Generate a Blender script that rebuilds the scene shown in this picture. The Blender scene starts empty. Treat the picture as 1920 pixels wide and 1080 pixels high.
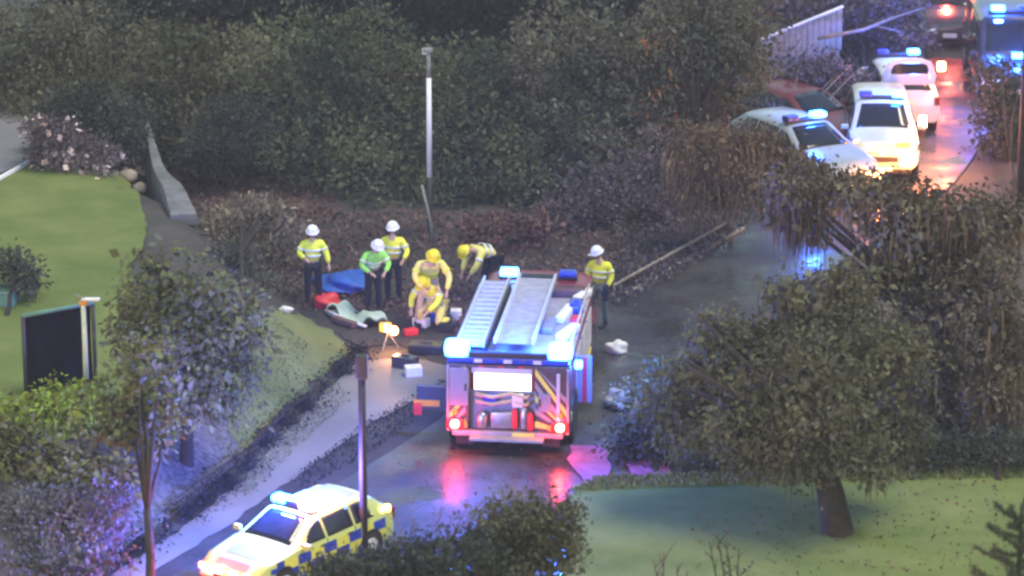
import bpy, bmesh, math, random
import numpy as np
from mathutils import Vector, Matrix, Euler
from mathutils.geometry import delaunay_2d_cdt
R = math.radians
random.seed(7); rng = np.random.default_rng(11)
scene = bpy.context.scene
# ---------------------------------------------------------------- camera, world, sun, exposure
CAMH, PITCH, FPX = 21.9, R(17.0), 6400.0
cd = bpy.data.cameras.new("camera"); cam = bpy.data.objects.new("camera", cd)
scene.collection.objects.link(cam); scene.camera = cam
cd.sensor_width = 36.0; cd.lens = 36.0 * FPX / 1920.0
cd.clip_start = 1.0; cd.clip_end = 600.0
cam.location = (0, 0, CAMH); cam.rotation_euler = (math.pi/2 - PITCH, 0, 0)
cd.dof.use_dof = True; cd.dof.focus_distance = 72.0; cd.dof.aperture_fstop = 0.8
SUN_EL, SUN_AZ = R(14), R(200)
world = bpy.data.worlds.new("World"); scene.world = world; world.use_nodes = True
wn = world.node_tree.nodes; wn.clear()
wo = wn.new("ShaderNodeOutputWorld"); wb = wn.new("ShaderNodeBackground"); ws = wn.new("ShaderNodeTexSky")
ws.sky_type = 'NISHITA'; ws.sun_disc = False; ws.sun_elevation = SUN_EL; ws.sun_rotation = SUN_AZ
ws.air_density = 1.3; ws.dust_density = .6; ws.ozone_density = 1.5
wb.inputs[1].default_value = 0.11
world.node_tree.links.new(ws.outputs[0], wb.inputs[0]); world.node_tree.links.new(wb.outputs[0], wo.inputs[0])
sd = bpy.data.lights.new("sun", 'SUN'); sd.energy = 1.6; sd.angle = R(28); sd.color = (1.0, 0.93, 0.76)
sun = bpy.data.objects.new("sun", sd); scene.collection.objects.link(sun)
sun.rotation_euler = Euler((R(6), R(24), 0))
scene.view_settings.view_transform = 'Standard'; scene.view_settings.look = 'None'
scene.view_settings.gamma = 1.0; scene.view_settings.exposure = 1.08
scene.cycles.filter_width = 2.6; scene.cycles.use_denoising = True
scene.cycles.max_bounces = 6; scene.cycles.diffuse_bounces = 2; scene.cycles.glossy_bounces = 3
scene.cycles.transmission_bounces = 2; scene.cycles.volume_bounces = 0; scene.cycles.transparent_max_bounces = 6
scene.cycles.sample_clamp_indirect = 4.0

# ---------------------------------------------------------------- pixel <-> world helpers
CP, SP = math.cos(PITCH), math.sin(PITCH)
def ray(px, py):
    a = (px - 960) / FPX; b = -(py - 540) / FPX
    return Vector((a, CP + b*SP, -SP + b*CP))
def pix(px, py, z=0.0):                        # point of the photo that stands at height z
    d = ray(px, py); t = (z - CAMH) / d.z
    return Vector((d.x*t, d.y*t, z))
def pixd(px, py, Y):                           # point of the photo that is Y metres away
    d = ray(px, py); t = Y / d.y
    return Vector((d.x*t, Y, CAMH + d.z*t))
def ppm(Y): return FPX * CP / Y

# ---------------------------------------------------------------- materials
def mk(name, col, rough=0.7, metal=0.0, var=0.0, scale=3.0, spec=0.5, emit=None, estr=0.0, col2=None, island=0.0, bump=0.0, coat=0.0, detail=5, rough2=None):
    m = bpy.data.materials.new(name); m.use_nodes = True
    nt = m.node_tree; N = nt.nodes; L = nt.links
    p = N["Principled BSDF"]
    p.inputs['Base Color'].default_value = (*col, 1); p.inputs['Roughness'].default_value = rough
    p.inputs['Metallic'].default_value = metal; p.inputs['Specular IOR Level'].default_value = spec
    p.inputs['Coat Weight'].default_value = coat
    if emit: p.inputs['Emission Color'].default_value = (*emit, 1); p.inputs['Emission Strength'].default_value = estr
    if col2 is None and (var or island): col2 = tuple(min(1, c*(1+var)) for c in col); col = tuple(c*(1-var*.7) for c in col)
    src = None
    if col2 is not None or bump or rough2 is not None:
        tc = N.new("ShaderNodeTexCoord"); nz = N.new("ShaderNodeTexNoise")
        nz.inputs['Scale'].default_value = scale; nz.inputs['Detail'].default_value = detail; nz.inputs['Roughness'].default_value = .62
        L.new(tc.outputs['Object'], nz.inputs['Vector'])
        cr = N.new("ShaderNodeValToRGB"); cr.color_ramp.elements[0].position = .36; cr.color_ramp.elements[1].position = .66
        cr.color_ramp.elements[0].color = (*col, 1); cr.color_ramp.elements[1].color = (*(col2 or col), 1)
        L.new(nz.outputs['Fac'], cr.inputs['Fac']); src = cr.outputs['Color']
        if bump:
            n2 = N.new("ShaderNodeTexNoise"); n2.inputs['Scale'].default_value = scale*7; n2.inputs['Detail'].default_value = 4
            L.new(tc.outputs['Object'], n2.inputs['Vector'])
            b = N.new("ShaderNodeBump"); b.inputs['Strength'].default_value = bump; b.inputs['Distance'].default_value = .03
            L.new(n2.outputs['Fac'], b.inputs['Height']); L.new(b.outputs['Normal'], p.inputs['Normal'])
        if rough2 is not None:
            mr = N.new("ShaderNodeMapRange"); mr.inputs[1].default_value = .38; mr.inputs[2].default_value = .62
            mr.inputs[3].default_value = rough; mr.inputs[4].default_value = rough2
            n3 = N.new("ShaderNodeTexNoise"); n3.inputs['Scale'].default_value = .55; n3.inputs['Detail'].default_value = 6
            L.new(tc.outputs['Object'], n3.inputs['Vector'])
            L.new(n3.outputs['Fac'], mr.inputs[0]); L.new(mr.outputs[0], p.inputs['Roughness'])
    if island:
        g = N.new("ShaderNodeNewGeometry"); hs = N.new("ShaderNodeHueSaturation")
        mr = N.new("ShaderNodeMapRange"); mr.inputs[3].default_value = 1-island; mr.inputs[4].default_value = 1+island*1.6
        L.new(g.outputs['Random Per Island'], mr.inputs[0]); L.new(mr.outputs[0], hs.inputs['Value'])
        m2 = N.new("ShaderNodeMapRange"); m2.inputs[3].default_value = .46; m2.inputs[4].default_value = .53
        L.new(g.outputs['Random Per Island'], m2.inputs[0]); L.new(m2.outputs[0], hs.inputs['Hue'])
        L.new(src, hs.inputs['Color']); src = hs.outputs['Color']
    if src is not None: L.new(src, p.inputs['Base Color'])
    return m
def leafmat(name, c, c2, isl=.30, scale=.8, rough=.75): return mk(name, c, rough, col2=c2, island=isl, scale=scale, spec=.2)
M = {}
M['ground'] = mk('ground_soil', (.035,.034,.034), .85, col2=(.075,.065,.06), scale=.6, bump=.6, detail=8)
M['bank'] = mk('bank_litter', (.045,.03,.03), .9, col2=(.10,.065,.06), scale=.7, bump=.8, detail=8)
M['asphalt'] = mk('wet_asphalt', (.022,.022,.026), .13, col2=(.075,.072,.078), scale=.45, bump=.25, rough2=.6, spec=.6, detail=8)
M['dirt'] = mk('dark_dirt', (.022,.021,.025), .6, col2=(.06,.052,.052), scale=.8, bump=.7, rough2=.9, detail=8)
M['path'] = mk('path_concrete', (.17,.155,.15), .55, col2=(.24,.22,.21), scale=.5, bump=.2, rough2=.75, detail=7)
M['lawn'] = mk('lawn_grass', (.11,.155,.045), .95, col2=(.20,.235,.085), scale=.42, bump=1.0, detail=12, spec=.1)
M['blades'] = leafmat('grass_blades', (.13,.16,.065), (.21,.235,.11))
M['rough_grass'] = mk('rough_grass', (.11,.145,.055), .9, col2=(.19,.215,.10), scale=.6, bump=.8, detail=9, spec=.2)
M['gravel'] = mk('gravel', (.055,.055,.065), .8, col2=(.20,.19,.21), scale=9, bump=.8, detail=3)
M['drive'] = mk('grey_paving', (.16,.16,.18), .7, col2=(.23,.22,.25), scale=.5)
M['kerb'] = mk('kerb_stone', (.3,.29,.28), .7, var=.25, scale=3)
M['stone'] = mk('grey_stone', (.10,.105,.12), .85, col2=(.20,.20,.22), scale=2.2, bump=.6)
M['pale_stone'] = mk('pale_stone', (.33,.27,.25), .85, col2=(.55,.47,.43), scale=3, bump=.5)
M['bark'] = mk('bark', (.02,.018,.017), .9, col2=(.05,.042,.036), scale=6, bump=1)
M['bark_pale'] = mk('bark_pale', (.14,.12,.10), .9, col2=(.26,.22,.19), scale=6, bump=.8)
M['olive'] = leafmat('leaf_olive', (.052,.060,.038), (.13,.13,.085))
M['dark'] = leafmat('leaf_dark', (.030,.042,.036), (.062,.072,.058))
M['hedge'] = leafmat('leaf_hedge', (.036,.056,.036), (.13,.14,.075), scale=.45)
M['hedge2'] = leafmat('leaf_hedge_grey', (.045,.058,.045), (.135,.135,.095), scale=.5)
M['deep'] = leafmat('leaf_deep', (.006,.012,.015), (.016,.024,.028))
M['purple'] = leafmat('leaf_purple_grey', (.07,.06,.075), (.15,.125,.145))
M['tan'] = leafmat('leaf_tan', (.12,.105,.08), (.30,.255,.19))
M['brown'] = leafmat('leaf_dead_brown', (.07,.048,.032), (.19,.13,.085))
M['rust'] = leafmat('leaf_rust', (.16,.07,.03), (.34,.17,.08))
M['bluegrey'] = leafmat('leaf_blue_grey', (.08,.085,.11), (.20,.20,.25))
M['weeping'] = leafmat('leaf_weeping', (.045,.044,.036), (.15,.125,.09))
M['hedge3'] = leafmat('leaf_hedge_light', (.045,.055,.03), (.14,.135,.085), scale=.5)
M['lime'] = leafmat('leaf_lime', (.15,.21,.030), (.30,.36,.05))
M['ogreen'] = leafmat('leaf_yellow_olive', (.07,.08,.03), (.18,.18,.06))
M['grey'] = leafmat('leaf_grey_olive', (.055,.070,.030), (.15,.165,.075))
M['blossom'] = mk('blossom', (.5,.36,.38), .7, col2=(.75,.62,.6), island=.3, scale=2)
M['red_litter'] = leafmat('leaf_red_brown', (.085,.045,.045), (.17,.10,.09))
M['pole_dark'] = mk('pole_dark', (.035,.030,.032), .6, var=.4, scale=5)
M['pole_white'] = mk('pole_white', (.78,.78,.82), .4, var=.08, scale=4)
M['pole_grey'] = mk('pole_grey', (.22,.23,.22), .6, var=.3, scale=6)
M['pole_green'] = mk('pole_green', (.55,.60,.45), .5, var=.15, scale=4)
M['cloth_black'] = mk('cloth_black', (.003,.006,.011), 1.0, var=.5, scale=2, spec=0.05)
M['teal'] = mk('rail_teal', (.10,.22,.17), .6, var=.3)
M['rubber'] = mk('rubber', (.015,.015,.016), .8, var=.3, scale=8)
M['steel'] = mk('steel', (.42,.43,.46), .35, metal=.8, var=.2, scale=5)
M['alloy'] = mk('aluminium', (.62,.62,.68), .38, metal=.35, var=.12, scale=4)
M['alloy_dull'] = mk('aluminium_tread', (.36,.35,.42), .5, metal=.3, col2=(.52,.5,.58), scale=5)
M['glass'] = mk('car_glass', (.012,.016,.022), .08, spec=.8, var=.3, scale=2)
M['white_paint'] = mk('white_paint', (.74,.74,.72), .3, var=.06, scale=2, coat=.4)
M['cream_paint'] = mk('cream_paint', (.60,.60,.48), .3, var=.08, scale=2, coat=.4)
M['silver_paint'] = mk('silver_paint', (.42,.46,.50), .3, metal=.3, var=.1, scale=2, coat=.4)
M['dark_paint'] = mk('dark_paint', (.03,.035,.05), .3, var=.3, scale=2, coat=.4)
M['red_glow_paint'] = mk('red_glow_paint', (.13,.02,.015), .32, var=.2, scale=2, coat=.4)
M['truck_red'] = mk('truck_red', (.20,.025,.03), .35, var=.2, scale=2, coat=.3)
M['yellow_paint'] = mk('yellow_paint', (.74,.72,.12), .35, var=.08, scale=3, coat=.3)
M['police_yellow'] = mk('police_yellow', (.58,.66,.22), .3, var=.08, scale=2, coat=.4)
M['blue_paint'] = mk('blue_paint', (.02,.05,.42), .35, var=.2, scale=3, coat=.3)
M['amber'] = mk('amber_tape', (.75,.34,.04), .4, var=.15, scale=5)
M['rear_paint'] = mk('rear_paint', (.055,.035,.045), .45, col2=(.10,.07,.08), scale=3)
M['chevron_grey'] = mk('chevron_grey', (.30,.28,.30), .4, var=.2, scale=3)
M['black'] = mk('black_plastic', (.014,.014,.016), .5, var=.3, scale=5)
M['grey_panel'] = mk('grey_panel', (.24,.24,.30), .5, var=.1, scale=3)
M['hivis'] = mk('hivis_yellow', (.82,.95,.08), .75, var=.15, scale=9, bump=.3)
M['hivis_green'] = mk('hivis_green', (.32,.80,.14), .75, var=.15, scale=9, bump=.3)
M['hivis_gold'] = mk('hivis_gold', (.92,.92,.08), .75, var=.15, scale=9, bump=.3)
M['tape'] = mk('reflective_tape', (.75,.78,.70), .3, var=.1, scale=9)
M['tan_cloth'] = mk('tan_cloth', (.50,.40,.24), .85, col2=(.62,.50,.33), scale=6, bump=.4)
M['tan_yellow'] = mk('tan_yellow_cloth', (.88,.82,.12), .85, col2=(.78,.66,.30), scale=5, bump=.4)
M['navy_cloth'] = mk('navy_cloth', (.010,.013,.024), .9, var=.4, scale=8, bump=.4)
M['grey_cloth'] = mk('grey_cloth', (.10,.14,.17), .9, var=.3, scale=8, bump=.4)
M['skin'] = mk('skin', (.52,.33,.25), .6, var=.1, scale=12)
M['hair'] = mk('hair', (.04,.028,.02), .7, var=.4, scale=20)
M['helmet_white'] = mk('helmet_white', (.82,.82,.84), .3, var=.05, scale=9)
M['helmet_yellow'] = mk('helmet_yellow', (.85,.72,.03), .35, var=.08, scale=9)
M['tarp_blue'] = mk('tarp_blue', (.015,.075,.42), .5, col2=(.03,.13,.55), scale=2.5, bump=.5)
M['red_vinyl'] = mk('red_vinyl', (.62,.03,.04), .5, var=.2, scale=4, bump=.4)
M['mint'] = mk('mint_panel', (.42,.55,.47), .5, col2=(.58,.68,.60), scale=3, bump=.3)
M['white_cloth'] = mk('white_cloth', (.78,.76,.72), .8, var=.08, scale=6, bump=.4)
M['reflection_pink'] = mk('pink_reflection', (.16,.04,.11), .45, col2=(.30,.10,.22), scale=2.5, bump=.5)  # pink stands in for red and blue light mirrored in the wet road
M['wood'] = mk('weathered_wood', (.22,.20,.18), .8, col2=(.36,.33,.30), scale=5, bump=.5)
def glow(name, c, s, base=None): return mk(name, base or c, .4, emit=c, estr=s)
M['e_blue'] = glow('lamp_blue', (.03,.24,1.0), 15)
M['e_red'] = glow('lamp_red', (1.0,.05,.03), 55)
M['e_redwhite'] = glow('lamp_red_hot', (1.0,.45,.25), 30)
M['e_white'] = glow('lamp_white', (1.0,.93,.88), 40)
M['e_amber'] = glow('lamp_amber', (1.0,.28,.08), 30)
M['e_inner'] = glow('locker_lit_panel', (1.0,.95,.96), 1.6, (.8,.8,.8))
M['e_pink'] = glow('lamp_pink', (1.0,.45,.75), 25)
M['e_yellow'] = glow('marker_yellow_glow', (1.0,.78,.10), 5)

# ---------------------------------------------------------------- object helpers
def link(o, parent=None):
    scene.collection.objects.link(o)
    if parent: o.parent = parent
    return o
def tag(o, label=None, cat=None, group=None, kind=None):
    if label: o['label'] = label
    if cat: o['category'] = cat
    if group: o['group'] = group
    if kind: o['kind'] = kind
    return o
def empty(name, loc, rz=0, label=None, cat=None, group=None):
    o = bpy.data.objects.new(name, None); link(o); o.location = loc; o.rotation_euler = (0,0,rz)
    return tag(o, label, cat, group)
def npmesh(name, V, F, mats, parent=None, smooth=False, mi=None):
    me = bpy.data.meshes.new(name); V = np.asarray(V, np.float32)
    if isinstance(F, np.ndarray):
        nf, k = F.shape
        me.vertices.add(len(V)); me.vertices.foreach_set('co', V.ravel())
        me.loops.add(nf*k); me.loops.foreach_set('vertex_index', F.astype(np.int32).ravel())
        me.polygons.add(nf); me.polygons.foreach_set('loop_start', np.arange(0, nf*k, k, dtype=np.int32))
        me.update(calc_edges=True)
    else: me.from_pydata([tuple(v) for v in V], [], F); me.update()
    for m in (mats if isinstance(mats, list) else [mats]): me.materials.append(M[m])
    if mi is not None: me.polygons.foreach_set('material_index', np.asarray(mi, np.int32))
    if smooth: me.polygons.foreach_set('use_smooth', np.ones(len(me.polygons), bool))
    o = bpy.data.objects.new(name, me); return link(o, parent)

class MB:
    def __init__(s): s.v = []; s.f = []
    def add(s, v, f): b = len(s.v); s.v += [tuple(p) for p in v]; s.f += [tuple(i+b for i in q) for q in f]; return s
    def box(s, c, d, rz=0, rx=0, ry=0, taper=1.0, bev=.0):
        c = Vector(c); m = Euler((rx, ry, rz)).to_matrix(); x, y, z = d[0]/2, d[1]/2, d[2]/2
        if bev <= 0:
            P = [(-x,-y,-z),(x,-y,-z),(x,y,-z),(-x,y,-z),(-x*taper,-y*taper,z),(x*taper,-y*taper,z),(x*taper,y*taper,z),(-x*taper,y*taper,z)]
            return s.add([c + m @ Vector(p) for p in P], [(0,3,2,1),(4,5,6,7),(0,1,5,4),(1,2,6,5),(2,3,7,6),(3,0,4,7)])
        b = min(bev, x*.9, y*.9, z*.9); bm = bmesh.new(); bmesh.ops.create_cube(bm, size=1)
        for v in bm.verts: v.co = Vector((v.co.x*2*x, v.co.y*2*y, v.co.z*2*z))
        bmesh.ops.bevel(bm, geom=bm.edges[:], offset=b, segments=2, affect='EDGES', profile=.6)
        bm.verts.index_update(); s.add([c + m @ v.co for v in bm.verts], [[v.index for v in f.verts] for f in bm.faces]); bm.free(); return s
    def tube(s, pts, rad, n=8, cap=True):
        pts = [Vector(p) for p in pts]; rad = rad if isinstance(rad, (list, tuple)) else [rad]*len(pts); rings = []; up = None
        for i, p in enumerate(pts):
            t = (pts[min(i+1, len(pts)-1)] - pts[max(i-1, 0)]).normalized()
            a = t.orthogonal().normalized() if up is None else (up - t*up.dot(t)).normalized()
            up = a; b = t.cross(a)
            rings.append([p + (a*math.cos(2*math.pi*k/n) + b*math.sin(2*math.pi*k/n))*rad[i] for k in range(n)])
        v = [q for r in rings for q in r]; f = []
        for i in range(len(pts)-1):
            for k in range(n): f.append((i*n+k, i*n+(k+1)%n, (i+1)*n+(k+1)%n, (i+1)*n+k))
        if cap: f += [tuple(reversed(range(n))), tuple(range((len(pts)-1)*n, len(pts)*n))]
        return s.add(v, f)
    def lathe(s, prof, c, n=16, mat=None):
        mat = mat or Matrix.Identity(3); c = Vector(c)
        v = [c + mat @ Vector((r*math.cos(2*math.pi*k/n), r*math.sin(2*math.pi*k/n), z)) for r, z in prof for k in range(n)]; f = []
        for i in range(len(prof)-1):
            for k in range(n): f.append((i*n+k, i*n+(k+1)%n, (i+1)*n+(k+1)%n, (i+1)*n+k))
        f += [tuple(reversed(range(n))), tuple(range((len(prof)-1)*n, len(prof)*n))]
        return s.add(v, f)
    def ell(s, c, r, nu=12, nv=8, lump=0.0, seed=0, rot=None):
        rg = random.Random(seed); ph = [rg.uniform(0, 6) for _ in range(6)]; c = Vector(c); v = []; rot = rot or Matrix.Identity(3)
        for j in range(nv+1):
            th = math.pi*j/nv
            for i in range(nu):
                p = 2*math.pi*i/nu; d = Vector((math.sin(th)*math.cos(p), math.sin(th)*math.sin(p), math.cos(th)))
                k = 1 + lump*(math.sin(3*d.x+ph[0])*math.cos(4*d.y+ph[1]) + .6*math.sin(5*d.z+ph[2]+3*d.x))
                v.append(c + rot @ Vector((d.x*r[0]*k, d.y*r[1]*k, d.z*r[2]*k)))
        f = []
        for j in range(nv):
            for i in range(nu): f.append((j*nu+i, (j+1)*nu+i, (j+1)*nu+(i+1)%nu, j*nu+(i+1)%nu))
        return s.add(v, f)
    def prism(s, poly, y0, y1, axis='y'):                   # poly of (x,z) pushed from y0 to y1
        n = len(poly)
        mk_ = (lambda a, b, t: (a, t, b)) if axis == 'y' else (lambda a, b, t: (t, a, b)) if axis == 'x' else (lambda a, b, t: (a, b, t))
        v = [mk_(a, b, y0) for a, b in poly] + [mk_(a, b, y1) for a, b in poly]
        return s.add(v, [tuple(range(n)), tuple(reversed(range(n, 2*n)))] + [(i, i+n, (i+1) % n + n, (i+1) % n) for i in range(n)])
    def build(s, name, mat, parent=None, smooth=False, recalc=True):
        o = npmesh(name, s.v, s.f, mat, parent, smooth)
        if recalc:
            bm = bmesh.new(); bm.from_mesh(o.data); bmesh.ops.recalc_face_normals(bm, faces=bm.faces); bm.to_mesh(o.data); bm.free()
            if smooth: o.data.polygons.foreach_set('use_smooth', np.ones(len(o.data.polygons), bool))
        return o
def lamp(name, loc, col, energy, radius=.12, parent=None):
    l = bpy.data.lights.new(name, 'POINT'); l.energy = energy; l.color = col; l.shadow_soft_size = radius
    o = bpy.data.objects.new(name, l); link(o, parent); o.location = loc; return o
def copy_tree(o, parent=None):
    c = o.copy(); scene.collection.objects.link(c); c.parent = parent
    for ch in list(o.children): copy_tree(ch, c)
    return c

# ---------------------------------------------------------------- terrain
BANK = [pix(60, 1180), pix(200, 1075), pix(430, 900), pix(660, 690), pix(640, 640), pix(585, 585), pix(520, 520), pix(440, 440), pix(330, 395), pix(330, 250), pix(250, 60)]
BX = np.array([[p.x, p.y] for p in BANK])
ROAD_L = [(130,1200),(330,1075),(470,1000),(620,915),(760,830),(850,765),(915,690),(1010,622),(1150,556),(1280,482),(1400,408),(1490,340),(1590,250),(1670,170),(1740,90),(1800,0),(1830,-60)]
ROAD_R = [(1040,1200),(1075,960),(1130,870),(1210,770),(1300,685),(1400,605),(1530,520),(1680,430),(1790,340),(1850,250),(1885,170),(1925,90),(1965,0),(1990,-60)]
road_poly = [pix(*p) for p in ROAD_L] + [pix(*p) for p in reversed(ROAD_R)]
def seg_dist(x, y, P):
    best = np.full(x.shape, 1e9); side = np.zeros(x.shape)
    for a, b in zip(P[:-1], P[1:]):
        d = b - a; t = np.clip(((x-a[0])*d[0] + (y-a[1])*d[1]) / (d @ d), 0, 1)
        qx, qy = x - a[0] - t*d[0], y - a[1] - t*d[1]; r = np.hypot(qx, qy); s = np.sign(d[0]*(y-a[1]) - d[1]*(x-a[0]))
        m = r < best; best = np.where(m, r, best); side = np.where(m, s, side)
    return best, side
RX = np.array([[p.x, p.y] for p in [pix(*q) for q in ROAD_L]])
def sst(a): a = np.clip(a, 0, 1); return a*a*(3-2*a)
def gh(x, y):
    x = np.asarray(x, float); y = np.asarray(y, float)
    d, s = seg_dist(x, y, BX); left = np.where(s > 0, d, 0)
    h = 1.15 * sst(left / 2.2) + .05*np.sin(x*.9+1)*np.sin(y*.7)*sst(left/2.2)
    dr, sr = seg_dist(x, y, RX); away = np.where(sr > 0, dr, 0)
    h2 = 1.1 * sst((y - 76.5) / 14) * sst((away - 1.0) / 4.0)
    return np.maximum(h, h2) + .0*x
def ghf(x, y): return float(gh(np.array([x]), np.array([y]))[0])
def grid(name, x0, x1, y0, y1, st, mat, dz=0):
    xs = np.arange(x0, x1+st, st); ys = np.arange(y0, y1+st, st); X, Y = np.meshgrid(xs, ys)
    Z = gh(X, Y) + dz; V = np.stack([X.ravel(), Y.ravel(), Z.ravel()], 1); n = len(xs)
    i, j = np.meshgrid(np.arange(n-1), np.arange(len(ys)-1)); a = (j*n + i).ravel()
    return npmesh(name, V, np.stack([a, a+1, a+n+1, a+n], 1), mat, smooth=True)
tag(grid('ground', -60, 60, 20, 220, .5, 'ground', -.03), kind='structure')
def onpx(px, py):                                            # point where the ground really is
    z = 0.0
    for _ in range(25): p = pix(px, py, z); z += (ghf(p.x, p.y) - z)*.5
    p = pix(px, py, z); p.z = ghf(p.x, p.y); return p
def smoothline(P, n=4):
    out = []
    for i in range(len(P)-1):
        p0, p1, p2, p3 = P[max(i-1,0)], P[i], P[i+1], P[min(i+2, len(P)-1)]
        for k in range(n):
            t = k/n; out.append(.5*((2*p1) + (p2-p0)*t + (2*p0-5*p1+4*p2-p3)*t*t + (3*p1-p0-3*p2+p3)*t**3))
    return out + [P[-1]]
def sheet(name, world_poly, dz, mat, st=.6, rag=0.0, kind='structure'):
    P = [Vector((p.x, p.y)) for p in world_poly]; Q = []
    for a, b in zip(P, P[1:]+P[:1]):
        k = max(1, int((b-a).length/.35))
        for i in range(k):
            q = a.lerp(b, i/k)
            if rag: q += Vector((math.sin(q.x*5+q.y*3)+math.sin(q.y*9.1+1), math.sin(q.x*7+2)+math.sin(q.y*4.3-q.x*6)))*rag*.5
            Q.append(q)
    xs = [q.x for q in Q]; ys = [q.y for q in Q]; n = len(Q)
    arr = np.array([[q.x, q.y] for q in Q]); pts = []
    X, Y = np.meshgrid(np.arange(min(xs), max(xs), st), np.arange(min(ys), max(ys), st)); X = X.ravel()+st*.13; Y = Y.ravel()+st*.17
    ins = np.zeros(X.shape, bool)
    for i in range(n):
        x1, y1 = arr[i]; x2, y2 = arr[(i+1) % n]
        with np.errstate(divide='ignore', invalid='ignore'): ins ^= ((y1 > Y) != (y2 > Y)) & (X < (x2-x1)*(Y-y1)/(y2-y1+1e-12)+x1)
    d, _ = seg_dist(X, Y, np.vstack([arr, arr[:1]])); ok = ins & (d > st*.4)
    allp = Q + [Vector((x, y)) for x, y in zip(X[ok], Y[ok])]
    res = delaunay_2d_cdt(allp, [], [list(range(n))], 1, 1e-5)
    V = np.array([[v.x, v.y] for v in res[0]]); Z = gh(V[:,0], V[:,1]) + dz
    return tag(npmesh(name, np.column_stack([V, Z]), [list(f) for f in res[2]], mat, smooth=True), kind=kind)
def W(L, z=None): return [onpx(*p) if z is None else pix(p[0], p[1], z) for p in L]

sheet('verge', W([(540,880),(700,770),(835,705),(900,690),(860,770),(760,845),(620,930),(470,1015),(330,1090),(240,1130),(330,1030)]), .0, 'dirt', rag=.08)
sheet('dirt_patch', W([(560,585),(540,500),(620,440),(800,415),(1000,430),(1200,440),(1420,395),(1280,500),(1150,570),(1010,640),(900,720),(740,640),(690,650),(640,630)], 0), .0, 'dirt', rag=.15)
rl = smoothline([pix(*p) for p in ROAD_L]); rr = smoothline([pix(*p) for p in ROAD_R])
sheet('road', rl + list(reversed(rr)), .012, 'asphalt', st=1.5)
sheet('path', W([(150,1120),(330,1000),(458,900),(535,811),(580,768),(622,725),(672,680),(760,672),(860,690),(835,722),(700,792),(545,902),(430,985),(300,1065),(200,1130)], 0), .022, 'path', rag=.05)
sheet('lawn_right', W([(1075,912),(1250,902),(1500,893),(1950,885),(2050,1200),(1040,1200)], 0), .03, 'lawn', rag=.05)
sheet('grass_slope', W([(455,845),(560,745),(655,665),(625,622),(560,590),(480,600),(430,660),(400,760)]), .03, 'rough_grass', rag=.1)
sheet('gravel_bank', W([(262,930),(300,840),(400,740),(455,845),(420,890),(230,1040),(150,1090),(200,980)]), .02, 'gravel', rag=.1)
sheet('lawn_left', W([(-60,350),(60,308),(150,322),(240,338),(268,390),(275,450),(245,500),(250,640),(240,800),(-60,900)]), .03, 'lawn', rag=.06)
sheet('driveway', W([(-80,110),(50,170),(62,300),(-80,358)]), .04, 'drive')
sheet('litter_bank', W([(330,400),(300,240),(420,200),(560,280),(640,400),(560,440),(440,430)]), .02, 'bank', rag=.15)
tag(MB().tube([onpx(-40,362)+Vector((0,0,.05)), onpx(0,338)+Vector((0,0,.05)), onpx(58,306)+Vector((0,0,.05))], .06, 6).build('kerb', 'pole_white'), 'thin pale kerb along the top of the upper left lawn', 'kerb')

# ---------------------------------------------------------------- foliage
def nfield(P, ph, f=2.2):
    x, y, z = P[:,0]*f, P[:,1]*f, P[:,2]*f
    return np.sin(x+ph)*np.cos(y*1.1+ph*2) + np.sin(z*1.3+y*.7+ph*3) + .6*np.sin(2.3*x+1.9*z+ph)*np.cos(2.1*y-ph)
def leaves(lobes, size, dens, droop=0.0, aspect=.5, gap=-.7, shell=.55, ph=0.0, up=0.0):
    Vs, Fs = [], []; base = 0
    for (c, r) in lobes:
        r = np.array(r); area = 4*math.pi*((r[0]*r[1])**1.6/3 + (r[0]*r[2])**1.6/3 + (r[1]*r[2])**1.6/3)**(1/1.6)
        n = int(min(60000, 3.0 * dens * area / (size*size*aspect)))
        d = rng.normal(size=(n, 3)); d /= np.linalg.norm(d, axis=1)[:, None]
        rad = shell + (1.06-shell)*rng.random(n)**.6
        lump = 1 + .16*np.sin(d[:,0]*5+ph)*np.cos(d[:,2]*6+ph*2) + .10*np.sin(d[:,1]*9+d[:,2]*7+ph)
        P = np.array(c) + d*r*(rad*lump)[:, None]
        rm = float(r.mean()); nc = max(14, int(area/.11)); dc = rng.normal(size=(nc,3)); dc /= np.linalg.norm(dc, axis=1)[:, None]
        C = np.array(c) + dc*r*(.55+.50*rng.random(nc)**.5)[:, None]; sg = .085 + .09*rng.random(nc); ci = rng.integers(0, nc, n)
        Q = C[ci] + rng.normal(size=(n,3))*sg[ci][:, None]*np.array([1.25,1.25,.75]); use = rng.random(n) < .72; P = np.where(use[:, None], Q, P)
        P = P[nfield(P, ph) > gap + rng.normal(size=n)*.3]; n = len(P)
        out = (P - np.array(c))/r
        D = rng.normal(size=(n,3))*.8 + out*.6; D[:,2] += up - droop; D /= np.linalg.norm(D, axis=1)[:, None]
        S = np.cross(D, rng.normal(size=(n,3))); S /= (np.linalg.norm(S, axis=1)[:, None]+1e-9)
        l = size*(.45+1.1*rng.random(n)**1.5)[:, None]; w = l*aspect
        V = np.stack([P, P+D*l*.45+S*w*.5, P+D*l, P+D*l*.45-S*w*.5], 1).reshape(-1, 3)
        F = np.arange(n*4).reshape(-1, 4) + base; base += n*4; Vs.append(V); Fs.append(F)
    return np.vstack(Vs), np.vstack(Fs)
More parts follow.
